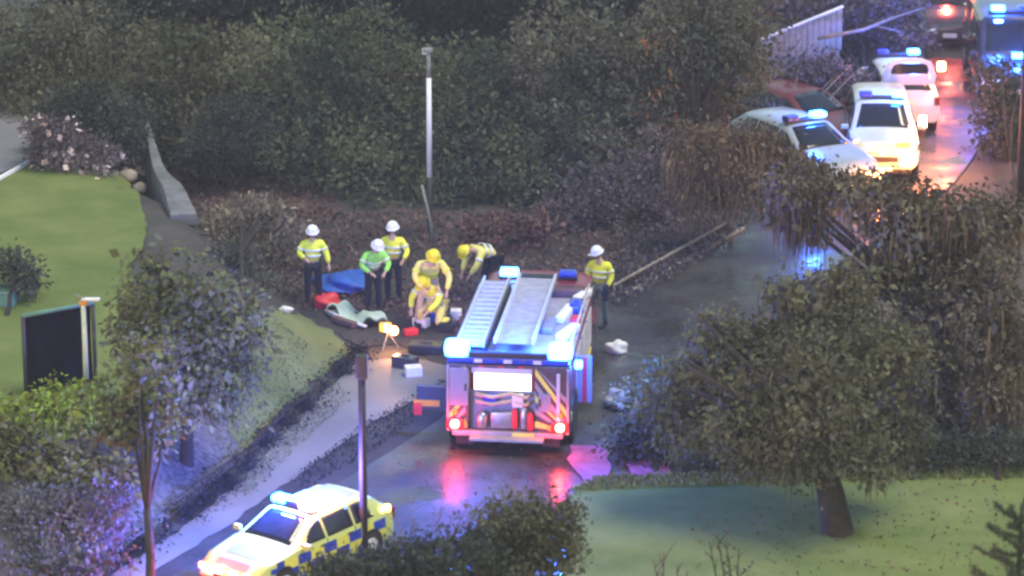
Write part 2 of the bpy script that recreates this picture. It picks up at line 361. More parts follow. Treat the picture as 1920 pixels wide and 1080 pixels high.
def strands(lobes, n_each, ln, w, seg=4, ph=0, z0=None):       # hanging strips of dead leaf
    Vs, Fs = [], []; base = 0
    for (c, r) in lobes:
        n = n_each; d = rng.normal(size=(n,3)); d /= np.linalg.norm(d, axis=1)[:, None]
        P = np.array(c) + d*np.array(r)*(.5+.55*rng.random(n))[:, None]
        L = ln*(.4+.9*rng.random(n)); a = rng.random(n)*6.28; sx, sy = np.cos(a), np.sin(a)
        hx, hy = d[:,0]*.35, d[:,1]*.35; ring = []
        for k in range(seg+1):
            t = k/seg; ww = w*(1-.8*t)
            q = P + np.stack([hx*L*t*(1.2-t), hy*L*t*(1.2-t), -L*t**1.3+.08*np.sin(t*3+a)], 1)
            ring.append(np.stack([q + np.stack([sx,sy,0*sx],1)*ww/2, q - np.stack([sx,sy,0*sx],1)*ww/2], 1))
        V = np.stack(ring, 1).reshape(-1, 3)              # n, seg+1, 2
        b = (np.arange(n)*(seg+1)*2)[:, None] + np.arange(seg)[None, :]*2
        F = np.stack([b, b+1, b+3, b+2], 2).reshape(-1, 4) + base; base += len(V); Vs.append(V); Fs.append(F)
    return np.vstack(Vs), np.vstack(Fs)
def lob(Y, L):                                                 # lobes given by photo position and size at depth Y
    out = []
    for t in L:
        px, py, rx, ry = t[:4]; dy = t[4] if len(t) > 4 else 0
        p = pixd(px, py, Y+dy); s = ppm(Y+dy); a = rx/s; out.append(((p.x, p.y, p.z), (a, max(.5*a, min(a, 1.3)), ry/s)))
    return out
def plant(name, label, cat, lobes, base, mat, size=.11, dens=.75, droop=0, aspect=.5, gap=-.9, group=None, trunk=.08, tmat='bark', core=True, hang=None, up=0, shell=.45, extra=None, crown='crown', branches=2, lean=0):
    base = Vector(base); t = empty(name, base, 0, label, cat, group); ph = random.uniform(0, 6)
    LL = [((c[0]-base.x, c[1]-base.y, c[2]-base.z), r) for c, r in lobes]
    V, F = leaves(LL, size, dens, droop, aspect, gap, shell, ph, up)
    if core:                                                  # inner leaves that close the crown
        V2, F2 = leaves([(c, [q*.62 for q in r]) for c, r in LL], size*1.5, .8, droop, .7, -9, .1, ph, up)
        F = np.vstack([F, F2+len(V)]); V = np.vstack([V, V2])
    if hang:
        V2, F2 = strands(LL, hang[0], hang[1], hang[2]); 
        if len(hang) > 3: npmesh('hanging_leaves', V2, F2, hang[3], t)
        else: F = np.vstack([F, F2+len(V)]); V = np.vstack([V, V2])
    npmesh(crown, V, F, mat, t)
    mb = MB(); cz = sum(c[2] for c, r in LL)/len(LL); cx = sum(c[0] for c, r in LL)/len(LL); cy = sum(c[1] for c, r in LL)/len(LL)
    fork = Vector((cx*.35+lean, cy*.35, max(.25, cz*.55)))
    mb.tube([(0,0,-.15), (0,0,.02), fork*.5+Vector((.03,0,0)), fork], [trunk*1.5, trunk*1.15, trunk*.95, trunk*.8], 9)
    for c, r in LL:
        for k in range(branches):
            e = Vector(c) + Vector((random.uniform(-.7,.7)*r[0], random.uniform(-.7,.7)*r[1], random.uniform(.1,.95)*r[2]))
            m1 = fork.lerp(e, .5) + Vector((random.uniform(-.12,.12), random.uniform(-.12,.12), .12))
            mb.tube([fork, m1, e], [trunk*.6, trunk*.35, trunk*.12], 6)
    mb.build('trunk', tmat, t, True, False)
    if extra: extra(t, LL)
    return t
def gp(px, py): return onpx(px, py)
def under(Y, px, dy=0):
    x = (px-960)/FPX*Y/CP; return Vector((x, Y+dy, ghf(x, Y+dy)))

G1 = 'rounded bushes behind the crash scene'
plant('bush', 'broad dark olive bush filling the top left corner above the grey paving', 'bush', lob(84, [(-40,150,150,130),(90,110,150,110),(210,130,120,120),(80,220,130,80,-1)]), under(84,70), 'hedge2', .13, group=G1, trunk=.14)
plant('bush', 'sunken middle bush between the far left bush and the tall rounded one', 'bush', lob(82.5, [(330,150,110,110),(430,170,100,110),(390,270,130,90,-1.2),(280,240,80,70,-1)]), under(82.5,370), 'hedge3', .13, group=G1, trunk=.12)
plant('bush', 'tall domed dark green bush left of the white lamp post', 'bush', lob(81, [(560,150,130,125),(680,140,125,125),(750,230,80,110),(600,290,140,110,-1),(700,350,110,80,-1.6),(500,250,80,90)]), under(81,630), 'hedge', .13, group=G1, trunk=.14)
plant('bush', 'wide rounded dark green bush right of the white lamp post', 'bush', lob(80.5, [(860,180,110,105),(960,200,110,120),(900,300,130,110,-1),(1000,340,90,90,-1.4),(840,370,80,60,-1.6)]), under(80.5,920), 'hedge', .13, group=G1, trunk=.14)
plant('bush', 'tall grey green bush left of the tree with rust brown leaves', 'bush', lob(80, [(1070,120,110,115),(1160,150,100,130),(1110,260,120,110,-1),(1060,340,80,70,-1.4)]), under(80,1110), 'hedge2', .13, group=G1, trunk=.14)
G2 = 'dark trees at the top of the picture'
for px, py, lb in ((250,-40,'dark tree at the top behind the far left bushes'), (520,-30,'dark tree showing above the tall domed bush'), (760,-20,'near black tree at top centre right above the white lamp post'), (940,-30,'dark tree at top centre over the wide rounded bush'), (1250,-50,'dark tree at the top edge behind the rust leaved tree')):
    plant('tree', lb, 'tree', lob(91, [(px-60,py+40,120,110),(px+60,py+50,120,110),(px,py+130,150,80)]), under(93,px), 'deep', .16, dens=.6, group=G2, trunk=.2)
plant('shrub', 'dark blue green shrub above the pink blossom at left', 'shrub', lob(79, [(170,220,75,60),(230,240,50,60),(130,200,60,50)]), under(79,190), 'dark', .09, trunk=.06)
plant('shrub', 'small dark shrub growing at the foot of the sunken bush', 'shrub', lob(79.5, [(440,240,70,60),(400,280,60,50)]), under(79.5,430), 'dark', .09, trunk=.06)
def blossom(t, LL):
    V, F = leaves([(c, [q*1.03 for q in r]) for c, r in LL], .16, .22, 0, .8, -.3, .9, 1.2); npmesh('blossom', V, F, 'blossom', t)
plant('flowering_shrub', 'low shrub covered with pale pink blossom above the left lawn', 'shrub', lob(77.5, [(110,280,55,45),(160,300,60,35),(90,250,40,30)]), under(77.5,120), 'purple', .08, extra=blossom, trunk=.05, crown='foliage')
plant('shrub', 'straw coloured twiggy shrub behind the man at far left', 'shrub', lob(74.5, [(450,430,90,55),(400,470,80,60),(510,420,60,45),(480,500,90,60,-1)]), gp(450,560), 'tan', .10, dens=.5, gap=-.5, up=.7, trunk=.05, crown='foliage', aspect=.28)
plant('shrub', 'dull brown green shrub at the left end of the dark slope', 'shrub', lob(71, [(470,560,70,60),(420,510,60,50),(520,570,40,45)]), gp(470,640), 'hedge2', .09, dens=.6, trunk=.05, crown='foliage')
plant('large_bush', 'large grey green bush between the left lawn and grass slope', 'bush', lob(59.5, [(300,530,75,65),(370,560,85,75),(275,600,60,65),(440,620,60,80),(310,640,100,80,-.6),(400,700,80,90,-.6),(295,700,55,70,-1)]), under(59.5,340), 'grey', .13, dens=.62, droop=.9, gap=-.75, trunk=.12, shell=.5)
plant('tree', 'slim young tree with bare dark trunk and light olive crown at lower left', 'tree', lob(55.5, [(272,705,62,58),(295,765,60,55),(238,785,50,48),(275,830,45,32)]), under(53.2,262,0), 'grey', .12, dens=.6, droop=.3, gap=-.6, trunk=.085)
plant('lime_shrub', 'bright yellow green shrub below the black screen', 'shrub', lob(59.3, [(130,770,95,50),(60,790,80,45),(200,790,60,45),(175,735,35,25)]), under(59.3,130), 'lime', .12, dens=.6, droop=.8, gap=-.9, trunk=.06, crown='foliage')
plant('shrub', 'yellowish olive shrub at the left edge below the lime one', 'shrub', lob(57.0, [(50,870,95,65),(150,870,85,60),(-10,830,60,60),(215,890,40,45)]), under(57.0,90), 'ogreen', .12, dens=.6, droop=.5, gap=-.8, trunk=.06, crown='foliage')
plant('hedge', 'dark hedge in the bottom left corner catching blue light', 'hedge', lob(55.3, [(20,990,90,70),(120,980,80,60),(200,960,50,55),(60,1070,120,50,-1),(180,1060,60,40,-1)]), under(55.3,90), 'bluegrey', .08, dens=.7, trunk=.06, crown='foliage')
plant('tree', 'small dark tree at the left edge on the lawn', 'tree', lob(67, [(15,500,50,30),(45,520,35,28)]), under(66,10), 'dark', .11, trunk=.05, dens=.55, gap=-.6)
plant('shrub', 'red brown brush heap behind the fire truck roof', 'shrub', lob(75, [(920,450,80,40),(990,440,60,38),(880,480,50,25)]), pix(930,510), 'red_litter', .10, dens=.5, gap=-.5, up=.3, trunk=.03, crown='foliage')
plant('shrub', 'purple grey brush on the bank above the dark dirt', 'shrub', lob(77.5, [(1130,360,90,55),(1220,320,80,70),(1190,400,90,40,-1),(1060,410,70,35,-1)]), pix(1160,440), 'purple', .10, dens=.5, gap=-.6, up=.2, trunk=.04, crown='foliage')
def rusty(t, LL):
    V, F = leaves([((LL[1][0][0]-.15, LL[1][0][1]-1.0, LL[1][0][2]+.1), (.28,.3,.75)), ((LL[3][0][0]-.1, LL[3][0][1]-.9, LL[3][0][2]+.1), (.3,.3,.5)), ((LL[1][0][0]-.3, LL[1][0][1]-1.0, LL[1][0][2]-.9), (.2,.2,.4))], .15, .16, 1.3, .28, -.2, .3, 2.2); npmesh('dead_leaves', V, F, 'rust', t)
plant('tree', 'tall tree with rust brown dead leaves hanging on its left side', 'tree', lob(79.5, [(1310,50,110,90),(1235,110,65,100),(1350,140,90,90),(1270,230,70,80,-.8),(1400,60,70,70)]), pix(1300,400), 'hedge2', .12, dens=.6, gap=-.7, trunk=.13, extra=rusty)
plant('shrub', 'twiggy violet grey shrub below the fence on the hillside', 'shrub', lob(86, [(1420,200,90,70),(1500,160,90,75),(1560,170,70,60),(1400,270,70,40,-1),(1470,240,55,38,-2.5)]), pix(1470,320), 'purple', .12, dens=.5, gap=-.6, trunk=.07, up=.3, branches=5, tmat='bark_pale', crown='foliage')
plant('shrub', 'twiggy grey shrub under the bare pale branch top right', 'shrub', lob(93, [(1600,110,90,60),(1680,90,80,50),(1560,60,80,50),(1640,30,90,50,3)]), pix(1620,190), 'purple', .12, dens=.45, gap=-.5, trunk=.07, up=.3, branches=5, crown='foliage')
plant('shrub', 'twiggy violet shrub at the top edge above the short board fence', 'shrub', lob(92, [(1440,20,80,45),(1540,0,90,45),(1650,-5,90,40),(1380,60,50,50)]), pix(1540,100), 'purple', .12, dens=.45, gap=-.5, trunk=.07, up=.3, branches=5, crown='foliage')
plant('shrub', 'dark shrub at the right edge beside the upper road', 'shrub', lob(83, [(1880,220,50,90),(1910,300,50,70),(1870,160,45,45)]), pix(1900,370), 'dark', .11, trunk=.07, crown='foliage')
plant('tree', 'dark tree at the top right corner behind the far lights', 'tree', lob(108, [(1800,-20,90,50),(1900,-10,90,60),(1700,-10,90,50)]), pix(1800,10), 'purple', .16, dens=.5, trunk=.15)

plant('drooping_tree', 'leaning tree with drooping dead brown fronds left of the police car', 'tree', lob(74.5, [(1370,270,85,38),(1300,290,55,50),(1440,285,55,40),(1400,330,75,45),(1330,340,60,45),(1460,330,40,40),(1485,300,40,32)]), pix(1365,430), 'brown', .12, dens=.5, droop=1.2, gap=-.7, trunk=.07, tmat='bark_pale', hang=(150,.75,.04), aspect=.3)
plant('weeping_tree', 'tall weeping tree with ragged brown and green crown at the right', 'tree', lob(63, [(1485,350,45,30),(1475,400,30,30),(1540,335,50,35),(1600,350,65,40),(1690,370,60,35),(1520,410,35,60),(1670,450,50,60),(1560,540,60,35,-1),(1700,420,90,50),(1800,400,90,45),(1870,420,70,50),(1760,500,110,60),(1850,560,90,90,-1),(1740,640,90,100,-1),(1830,740,90,90,-1),(1900,700,60,120,-1),(1700,780,60,70,-1)]), under(63,1800), 'weeping', .12, dens=.55, droop=1.0, gap=-.75, trunk=.16, hang=(85,.75,.04,'brown'), branches=2)
plant('broad_tree', 'broad dark olive tree with short thick trunk on the lower lawn', 'tree', lob(57.6, [(1560,600,110,75,1),(1440,650,95,75,1),(1650,670,100,95),(1330,700,80,55),(1540,720,130,95,-1),(1255,745,60,40),(1390,780,105,65,-.5),(1560,820,110,60,-1),(1670,800,65,70),(1290,800,70,45),(1470,545,60,40,1),(1420,860,80,35,-.5),(1500,880,45,45,-1.2),(1640,880,40,40,-1),(1345,620,50,35,.5),(1600,520,50,35,1)]), pix(1570,1000), 'olive', .10, dens=.45, droop=.3, gap=-.45, trunk=.26, branches=4, hang=(22,.45,.04))
plant('shrub', 'pale green brush spilling over the road edge right of the fire truck', 'shrub', lob(62, [(1210,760,55,50),(1180,800,45,40),(1260,720,50,50),(1240,830,60,45)]), pix(1230,890), 'grey', .09, dens=.5, gap=-.5, up=.3, trunk=.05, crown='foliage')
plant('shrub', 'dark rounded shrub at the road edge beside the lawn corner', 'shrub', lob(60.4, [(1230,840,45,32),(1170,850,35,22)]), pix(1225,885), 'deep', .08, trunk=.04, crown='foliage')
for a, b, lb in ((1300,1440,'low dark hedge piece behind the lawn left of the thick trunk'), (1640,1780,'low dark hedge piece behind the lawn right of the thick trunk'), (1800,1940,'low dark hedge piece at the right end of the lawn')):
    plant('hedge', lb, 'hedge', lob(60.2, [(a,860,50,38),((a+b)/2,855,60,42),(b,862,50,36)]), pix((a+b)/2,902), 'dark', .09, trunk=.05, crown='foliage', group='low hedge behind the lawn')
# low dark hedge down the side of the path
hp = [(672,672),(640,700),(605,735),(570,768),(535,800),(500,840),(465,880),(425,915),(385,945),(350,972),(310,1005),(270,1030),(230,1055)]
hl = []
for px, py in hp:
    p = onpx(px, py); hl.append(((p.x, p.y, p.z+.12), (.20,.30,.12)))
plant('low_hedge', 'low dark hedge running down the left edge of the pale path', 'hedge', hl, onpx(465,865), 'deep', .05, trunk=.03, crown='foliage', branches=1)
# nearest bushes
plant('bush', 'dark out of focus bush at bottom centre against the lawn', 'bush', lob(52.5, [(985,985,85,75),(1040,1010,50,85),(960,1060,120,60),(930,1000,60,60)]), under(52.5,990), 'olive', .08, dens=.7, trunk=.08)
plant('bush', 'dark low bush hiding the rear of the police car', 'bush', lob(51.6, [(850,1055,90,50),(760,1065,80,45),(680,1075,70,38),(610,1085,50,30)]), under(51.6,760), 'dark', .08, dens=.7, trunk=.07)
def twiggy(name, label, base, tips, r=.012, mat='bark', cat='shrub'):
    base = Vector(base); t = MB()
    for e in tips:
        e = Vector(e) - base; m1 = e*.5 + Vector((random.uniform(-.1,.1), 0, .08)); t.tube([(0,0,0), m1, e], [r*1.6, r, r*.4], 5)
        for k in range(7):
            s = m1.lerp(e, k/7); q = s + Vector((random.uniform(-.25,.25), random.uniform(-.1,.1), random.uniform(.05,.3))); t.tube([s, s.lerp(q,.5)+Vector((0,0,.02)), q], [r*.5, r*.4, r*.2], 4)
    o = t.build(name, mat, None, True, False); o.location = base; return tag(o, label, cat)
twiggy('bare_shrub', 'leafless twigs rising beside the police car at bottom centre', under(52.8,800), [pixd(x, y, 52.8) for x, y in ((740,960),(770,930),(800,960),(830,925),(850,960),(880,940),(790,985),(730,990),(905,935),(815,940))], .012, 'bark_pale')
twiggy('bare_shrub', 'dark forked twig at the bottom edge of the lawn', under(50,1410), [pixd(x, y, 50) for x, y in ((1345,1000),(1360,1010),(1385,1030),(1330,1015))], .02, 'bark')
twiggy('bare_shrub', 'reddish leaning twigs at the bottom of the lawn', under(50.5,1260), [pixd(x, y, 50.5) for x, y in ((1225,1050),(1245,1035),(1270,1060),(1290,1070))], .02, 'red_litter')
# conifer in the corner
cb = under(50,1935); ct = empty('conifer', cb, 0, 'young conifer with spiky branches in the bottom right corner', 'tree')
MB().tube([(0,0,-.1),(0,0,1.6),(0,0,3.1)], [.07,.05,.02], 8).build('trunk', 'bark', ct, True, False)
Vs, Fs, base = [], [], 0
for k in range(46):
    z = .3 + 2.7*(k/46); a = k*2.4; Ln = .35 + .95*(1-k/46); d = np.array([math.cos(a), math.sin(a), .18])
    n = 260; t_ = rng.random(n); P = np.array([0,0,z]) + d*(t_*Ln)[:, None]; P[:,2] += .12*t_**2
    D = rng.normal(size=(n,3))*.7 + d*.9; D /= np.linalg.norm(D, axis=1)[:, None]; S = np.cross(D, rng.normal(size=(n,3))); S /= np.linalg.norm(S, axis=1)[:, None]
    l = .10; V = np.stack([P, P+D*l*.4+S*.009, P+D*l, P+D*l*.4-S*.009], 1).reshape(-1,3); Vs.append(V); Fs.append(np.arange(n*4).reshape(-1,4)+base); base += n*4
npmesh('crown', np.vstack(Vs), np.vstack(Fs), 'hedge', ct)
#loose leaves and tufts on the ground
def scatter(name, poly_px, n, size, mat, z=None, h=.03, up=.2):
    xs = [p[0] for p in poly_px]; ys = [p[1] for p in poly_px]; P = []
    while len(P) < n:
        x, y = random.uniform(min(xs), max(xs)), random.uniform(min(ys), max(ys)); c = False
        for i in range(len(poly_px)):
            (x1, y1), (x2, y2) = poly_px[i], poly_px[(i+1) % len(poly_px)]
            if (y1 > y) != (y2 > y) and x < (x2-x1)*(y-y1)/(y2-y1)+x1: c = not c
        if c: P.append((x, y))
    Q = np.array([list(pix(x, y, 0 if z is None else z)) for x, y in P]); Q[:,2] = gh(Q[:,0], Q[:,1]) + .03 + rng.random(n)*h
    D = rng.normal(size=(n,3)); D[:,2] = abs(D[:,2])*up*2 + up; D /= np.linalg.norm(D, axis=1)[:, None]; S = np.cross(D, rng.normal(size=(n,3))); S /= np.linalg.norm(S, axis=1)[:, None]
    l = size*(.5+rng.random(n))[:, None]; V = np.stack([Q, Q+D*l*.5+S*l*.3, Q+D*l, Q+D*l*.5-S*l*.3], 1).reshape(-1,3)
    return tag(npmesh(name, V, np.arange(n*4).reshape(-1,4), mat), kind='stuff')
tag(scatter('leaf_litter', [(560,585),(500,500),(330,400),(300,260),(560,280),(640,400),(800,400),(1100,430),(1400,395),(1280,500),(1150,560),(900,640),(740,600)], 9000, .10, 'red_litter', 0), 'fallen red brown leaves over the dark slope')
tag(scatter('ground_cover', [(1160,420),(1400,380),(1440,400),(1290,510),(1160,580),(1130,520)], 3000, .10, 'purple', 0, .1, .8), 'thin purple grey weeds beside the timber rail')
tag(scatter('grass', [(455,845),(560,745),(655,665),(625,622),(560,590),(480,600),(430,660),(400,760)], 3500, .05, 'blades', 1.0, .01, .9), 'rough grass on the slope left of the path')
tag(scatter('grass_tufts', [(540,905),(700,785),(835,712),(850,745),(700,850),(560,930)], 1300, .05, 'deep', 0, .03, 1.2), 'dark tufts along the verge between path and road')
tag(scatter('grass_edge', [(1060,930),(1120,900),(1500,886),(1920,878),(1920,900),(1500,908),(1120,922)], 5000, .07, 'blades', 0, .03, 1.5), 'uneven grass along the far edge of the lawn')

tag(scatter('lawn_leaves', [(1300,960),(1500,930),(1900,900),(1900,1080),(1300,1080)], 500, .07, 'brown', 0, .01, .2), 'fallen dead leaves under the thick trunked tree')
tag(scatter('road_litter', [(640,920),(860,770),(1160,580),(1400,420),(1460,560),(1200,760),(1060,950),(900,1000),(700,1000)], 900, .045, 'brown', 0, .004, .1), 'wet leaves and grit scattered over the road')
# ---------------------------------------------------------------- stones, wall, fence, poles
for i, (px, py, r, lb) in enumerate(((205,300,.16,'pale rock nearest the pink blossom'), (222,296,.2,'largest pale rock in the row above the left lawn'), (243,305,.17,'tan rock at the right end of the upper row'), (240,330,.18,'pinkish rock against the foot of the stone wedge'), (262,352,.15,'small rock lowest beside the stone wedge'), (188,312,.13,'small white rock at the left end of the row'))):
    p = onpx(px, py+8); o = MB().ell((0,0,r*.6), (r*1.2,r,r*.9), 12, 8, .16, i).build('rock', 'pale_stone', None, True); o.location = p; tag(o, lb, 'rock', 'rocks above the left lawn')
top = onpx(268,262); 
wa, wb_ = onpx(345,415), onpx(277,335)
d = (wb_-wa); dn = Vector((-d.y, d.x, 0)).normalized()
mb = MB(); n = 10; V = []; 
for k in range(n+1):
    t = k/n; p = wa.lerp(wb_, t); hh = .25 + 1.30*t; w = .30*(1-t)+.06
    b = Vector((p.x, p.y, ghf(p.x, p.y)-.1)); V += [b+dn*w, b-dn*w, b-dn*w*.8+Vector((0,0,hh)), b+dn*w*.8+Vector((0,0,hh))]
Fc = [(0,1,2,3), tuple(reversed((4*n, 4*n+1, 4*n+2, 4*n+3)))]
for k in range(n):
    for q in range(4): Fc.append((4*k+q, 4*k+4+q, 4*k+4+(q+1) % 4, 4*k+(q+1) % 4))
tag(mb.add(V, Fc).build('stone_wall', 'stone'), 'narrow grey stone wall tapering to a point beside the left lawn', 'wall')

def post(name, label, cat, base, h, r, mat, r2=None, rings=True):
    t = empty(name, base, 0, label, cat); MB().tube([(0,0,-.2),(0,0,h*.5),(0,0,h)], [r, (r+(r2 or r))/2, r2 or r], 12).build('pole', mat, t, True, False)
    MB().lathe([(r*2.2,0),(r*2.2,.05),(r*1.3,.12)], (0,0,0), 12).build('base', 'pole_dark', t, True); return t
b = pix(806,436); lp = empty('lamp_post', b, 0, 'old lamp post with white lower shaft in front of the dark bushes', 'lamp post')
h1 = pixd(803,332,b.y).z; h2 = pixd(803,146,b.y).z; h3 = pixd(803,98,b.y).z
MB().tube([(0,0,-.1),(0,0,h1)], [.055,.05], 10).build('lower_pole', 'pole_dark', lp, True, False)
MB().tube([(0,0,h1),(0,0,h2)], [.062,.058], 10).build('pole', 'pole_white', lp, True, False)
MB().tube([(0,0,h2),(0,0,h3)], [.05,.045], 10).build('upper_pole', 'pole_grey', lp, True, False)
MB().box((-.02,0,h3+.05), (.22,.16,.10), bev=.03).build('lantern', 'pole_grey', lp)
MB().box((-.09,0,h3+.02), (.12,.08,.14), bev=.02).build('control_box', 'pole_green', lp)
o = MB().tube([(0,0,-.1),(-.1,0,.6),(-.27,.02,1.35)], [.045,.035,.03], 8).build('leaning_stake', 'pole_grey', None, True, False); o.location = pix(812,442)+Vector((.03,-.5,0)); tag(o, 'thin grey stake leaning against the white lamp post', 'stake')
p = under(55.3,676); lp2 = post('street_pole', 'dark square topped pole standing in front of the police car', 'pole', p, pixd(676,700,55.3).z, .075, 'pole_dark', .065)
hz = pixd(676,700,55.3).z; MB().box((.0,0,hz+.12), (.20,.2,.42), bev=.03).build('lamp_head', 'pole_dark', lp2)
MB().tube([(0,-.085,.1),(0,-.085,hz)], .014, 6).build('cable', 'black', lp2)
p = under(60.3,155); gl = empty('garden_lamp', p, 0, 'slim pale green garden lamp in front of the black screen', 'lamp post')
hz = pixd(155,566,60.3).z - p.z
MB().tube([(0,0,-.2),(0,0,hz)], [.055,.045], 10).build('pole', 'pole_green', gl, True, False)
MB().box((.14,0,hz+.05), (.34,.12,.05), bev=.02).build('lamp_head', 'pole_white', gl); MB().box((-.06,0,hz+.10), (.20,.05,.03), ry=R(25)).build('solar_panel', 'pole_grey', gl)
MB().box((0,0,hz*.99), (.16,.1,.08), bev=.02).build('collar', 'amber', gl)
p = under(56.5,152); post('thin_post', 'short dark post at the bottom left in front of the blue lit hedge', 'post', p, pixd(152,985,56.5).z-p.z, .045, 'pole_dark')
p = pix(1912,395); post('roadside_pole', 'tall dark pole at the right edge of the upper road', 'pole', p, 6.3, .11, 'pole_dark', .09)
# black screen
a, c = onpx(50,745), onpx(175,725); sc_ = empty('black_screen', a, math.atan2((c-a).y, (c-a).x), 'large black cloth screen with green top rail on the left lawn', 'screen')
Ls = (c-a).length; Hs = pixd(50,592,a.y).z - a.z
nn = 14; V = []; Fq = []
for j in range(9):
    for i in range(nn+1): V.append((Ls*i/nn, .03*math.sin(i*1.3+j*.5), .02+(Hs-.02)*j/8))
for j in range(9):
    for i in range(nn+1): V.append((Ls*i/nn, .02+.03*math.sin(i*1.3+j*.5), .02+(Hs-.02)*j/8))
N1 = 9*(nn+1)
for j in range(8):
    for i in range(nn):
        q = j*(nn+1)+i; Fq += [(q,q+1,q+nn+2,q+nn+1), (N1+q,N1+q+nn+1,N1+q+nn+2,N1+q+1)]
MB().add(V, Fq).build('cloth', 'cloth_black', sc_, True, False)
MB().tube([(-.05,-.06,Hs+.02),(Ls+.05,-.06,Hs+.02)], .045, 8).build('top_rail', 'teal', sc_, True, False)
for x in (-.03, Ls+.03): MB().tube([(x,-.05,-.1),(x,-.05,Hs)], .04, 8).build('post', 'pole_dark', sc_, True, False)
tag(MB().box((0,0,.15), (.9,.6,.3), bev=.06).box((0,0,.32),(.95,.65,.05),bev=.02).build('cold_frame', 'teal'), 'dark teal garden box at the left edge under the small tree', 'garden box').location = onpx(-10,570)
# hillside fence, lit from the cars
fa, fb = pixd(1425,128,88.5), pixd(1575,60,89); fa.z = ghf(fa.x, fa.y); fb.z = ghf(fb.x, fb.y)
ft = empty('fence', fa, math.atan2((fb-fa).y, (fb-fa).x), 'short board fence glowing violet blue on the hillside at top right', 'fence')
Lf = (fb-fa).length; z0, z1 = pixd(1430,74,88.5).z - fa.z, pixd(1572,12,89).z - fa.z
mb = MB(); nb = 14
for k in range(nb):
    t = (k+.5)/nb; hh = z0+(z1-z0)*t; mb.box((Lf*t,0,hh-.6), (Lf/nb-.015,.03,1.1))
mb.build('boards', 'wood', ft)
MB().tube([(0,-.02,z0),(Lf,-.02,z1)], .045, 6).build('top_rail', 'pole_white', ft)
for x in (.1, Lf*.5, Lf-.1): MB().box((x,.06,(z0+(z1-z0)*x/Lf)/2), (.09,.09,z0+(z1-z0)*x/Lf)).build('post', 'wood', ft)
o = MB().tube([pixd(1535,72,87), pixd(1620,55,88), pixd(1670,35,89), pixd(1730,15,90)], [.05,.045,.035,.02], 7).tube([pixd(1640,48,88.4), pixd(1690,60,88.4)], [.03,.012], 5).build('fallen_branch', 'bark_pale', None, True, False)
tag(o, 'long bare pale branch lying over the shrubs at top right', 'branch')
# timber rail
ra, rb = pix(1150,552), pix(1372,428); dv = rb-ra; rt = empty('timber_rail', ra, math.atan2(dv.y, dv.x), 'low double timber rail along the far side of the dark dirt', 'rail')
Lr = dv.length
MB().box((Lr/2,0,.20), (Lr,.04,.06), bev=.01).build('top_rail', 'wood', rt); MB().box((Lr/2,-.30,.05), (Lr,.07,.07), bev=.01).build('ground_rail', 'wood', rt)
for k in range(7): MB().box((.15+k*(Lr-.3)/6,.055,.08), (.06,.05,.26), bev=.01).build('post', 'wood', rt)

# ---------------------------------------------------------------- cars
class Car:
    def __init__(s, st): s.st = st
    def ring(s, y):
        Y = [q[0] for q in s.st]; zb, belt, top, w, rw = [np.interp(y, Y, [q[i] for q in s.st]) for i in range(1, 6)]
        return [(0,zb),(w*.86,zb),(w*.97,zb+.10),(w,zb+(belt-zb)*.55),(w*.965,belt),(rw+(w*.965-rw)*.12,belt+(top-belt)*.86),(rw*.86,top-.012),(rw*.45,top+.006),(0,top+.012)]
    def sx(s, y, z):
        r = s.ring(y)[1:6]; return float(np.interp(z, [q[1] for q in r], [q[0] for q in r]))
    def tz(s, y, x):
        r = s.ring(y)[5:]; return float(np.interp(-abs(x), [-q[0] for q in r], [q[1] for q in r]))
    def body(s, mat, parent):
        ys = []; Y = [q[0] for q in s.st]
        for a, b in zip(Y[:-1], Y[1:]):
            k = max(1, int((b-a)/.25)); ys += [a+(b-a)*i/k for i in range(k)]
        ys.append(Y[-1]); V = []; F = []
        for y in ys:
            r = s.ring(y); V += [(x, y, z) for x, z in r] + [(-x, y, z) for x, z in reversed(r[1:-1])]
        n = 16
        for i in range(len(ys)-1):
            for k in range(n): F.append((i*n+k, i*n+(k+1) % n, (i+1)*n+(k+1) % n, (i+1)*n+k))
        for e in (0, (len(ys)-1)*n):
            F.append((e, e+1, e+15))
            for k in range(1, 7): F.append((e+k, e+k+1, e+15-k, e+16-k))
            F.append((e+7, e+8, e+9))
        o = MB().add(V, F).build('body', mat, parent, True)
        m = o.modifiers.new('b', 'BEVEL'); m.width = .03; m.segments = 2; m.limit_method = 'ANGLE'; m.angle_limit = R(30); return o
    def side(s, corners, off=.010, n=6, sgn=1):               # corners: (y,z) x4, bilinear patch on the body side
        V = []; a, b, c, d = [np.array(q, float) for q in corners]
        for layer in (off, off-.03):
            for j in range(n+1):
                for i in range(n+1):
                    u, v = i/n, j/n; p = (a*(1-u)+b*u)*(1-v) + (d*(1-u)+c*u)*v
                    V.append((sgn*(s.sx(p[0], p[1])+layer), p[0], p[1]))
        return V, n
    def top(s, corners, off=.010, n=6):                       # corners: (x,y) x4 on roof, screens or bonnet
        V = []; a, b, c, d = [np.array(q, float) for q in corners]
        for layer in (off, off-.03):
            for j in range(n+1):
                for i in range(n+1):
                    u, v = i/n, j/n; p = (a*(1-u)+b*u)*(1-v) + (d*(1-u)+c*u)*v
                    V.append((p[0], p[1], s.tz(p[1], p[0])+layer))
        return V, n
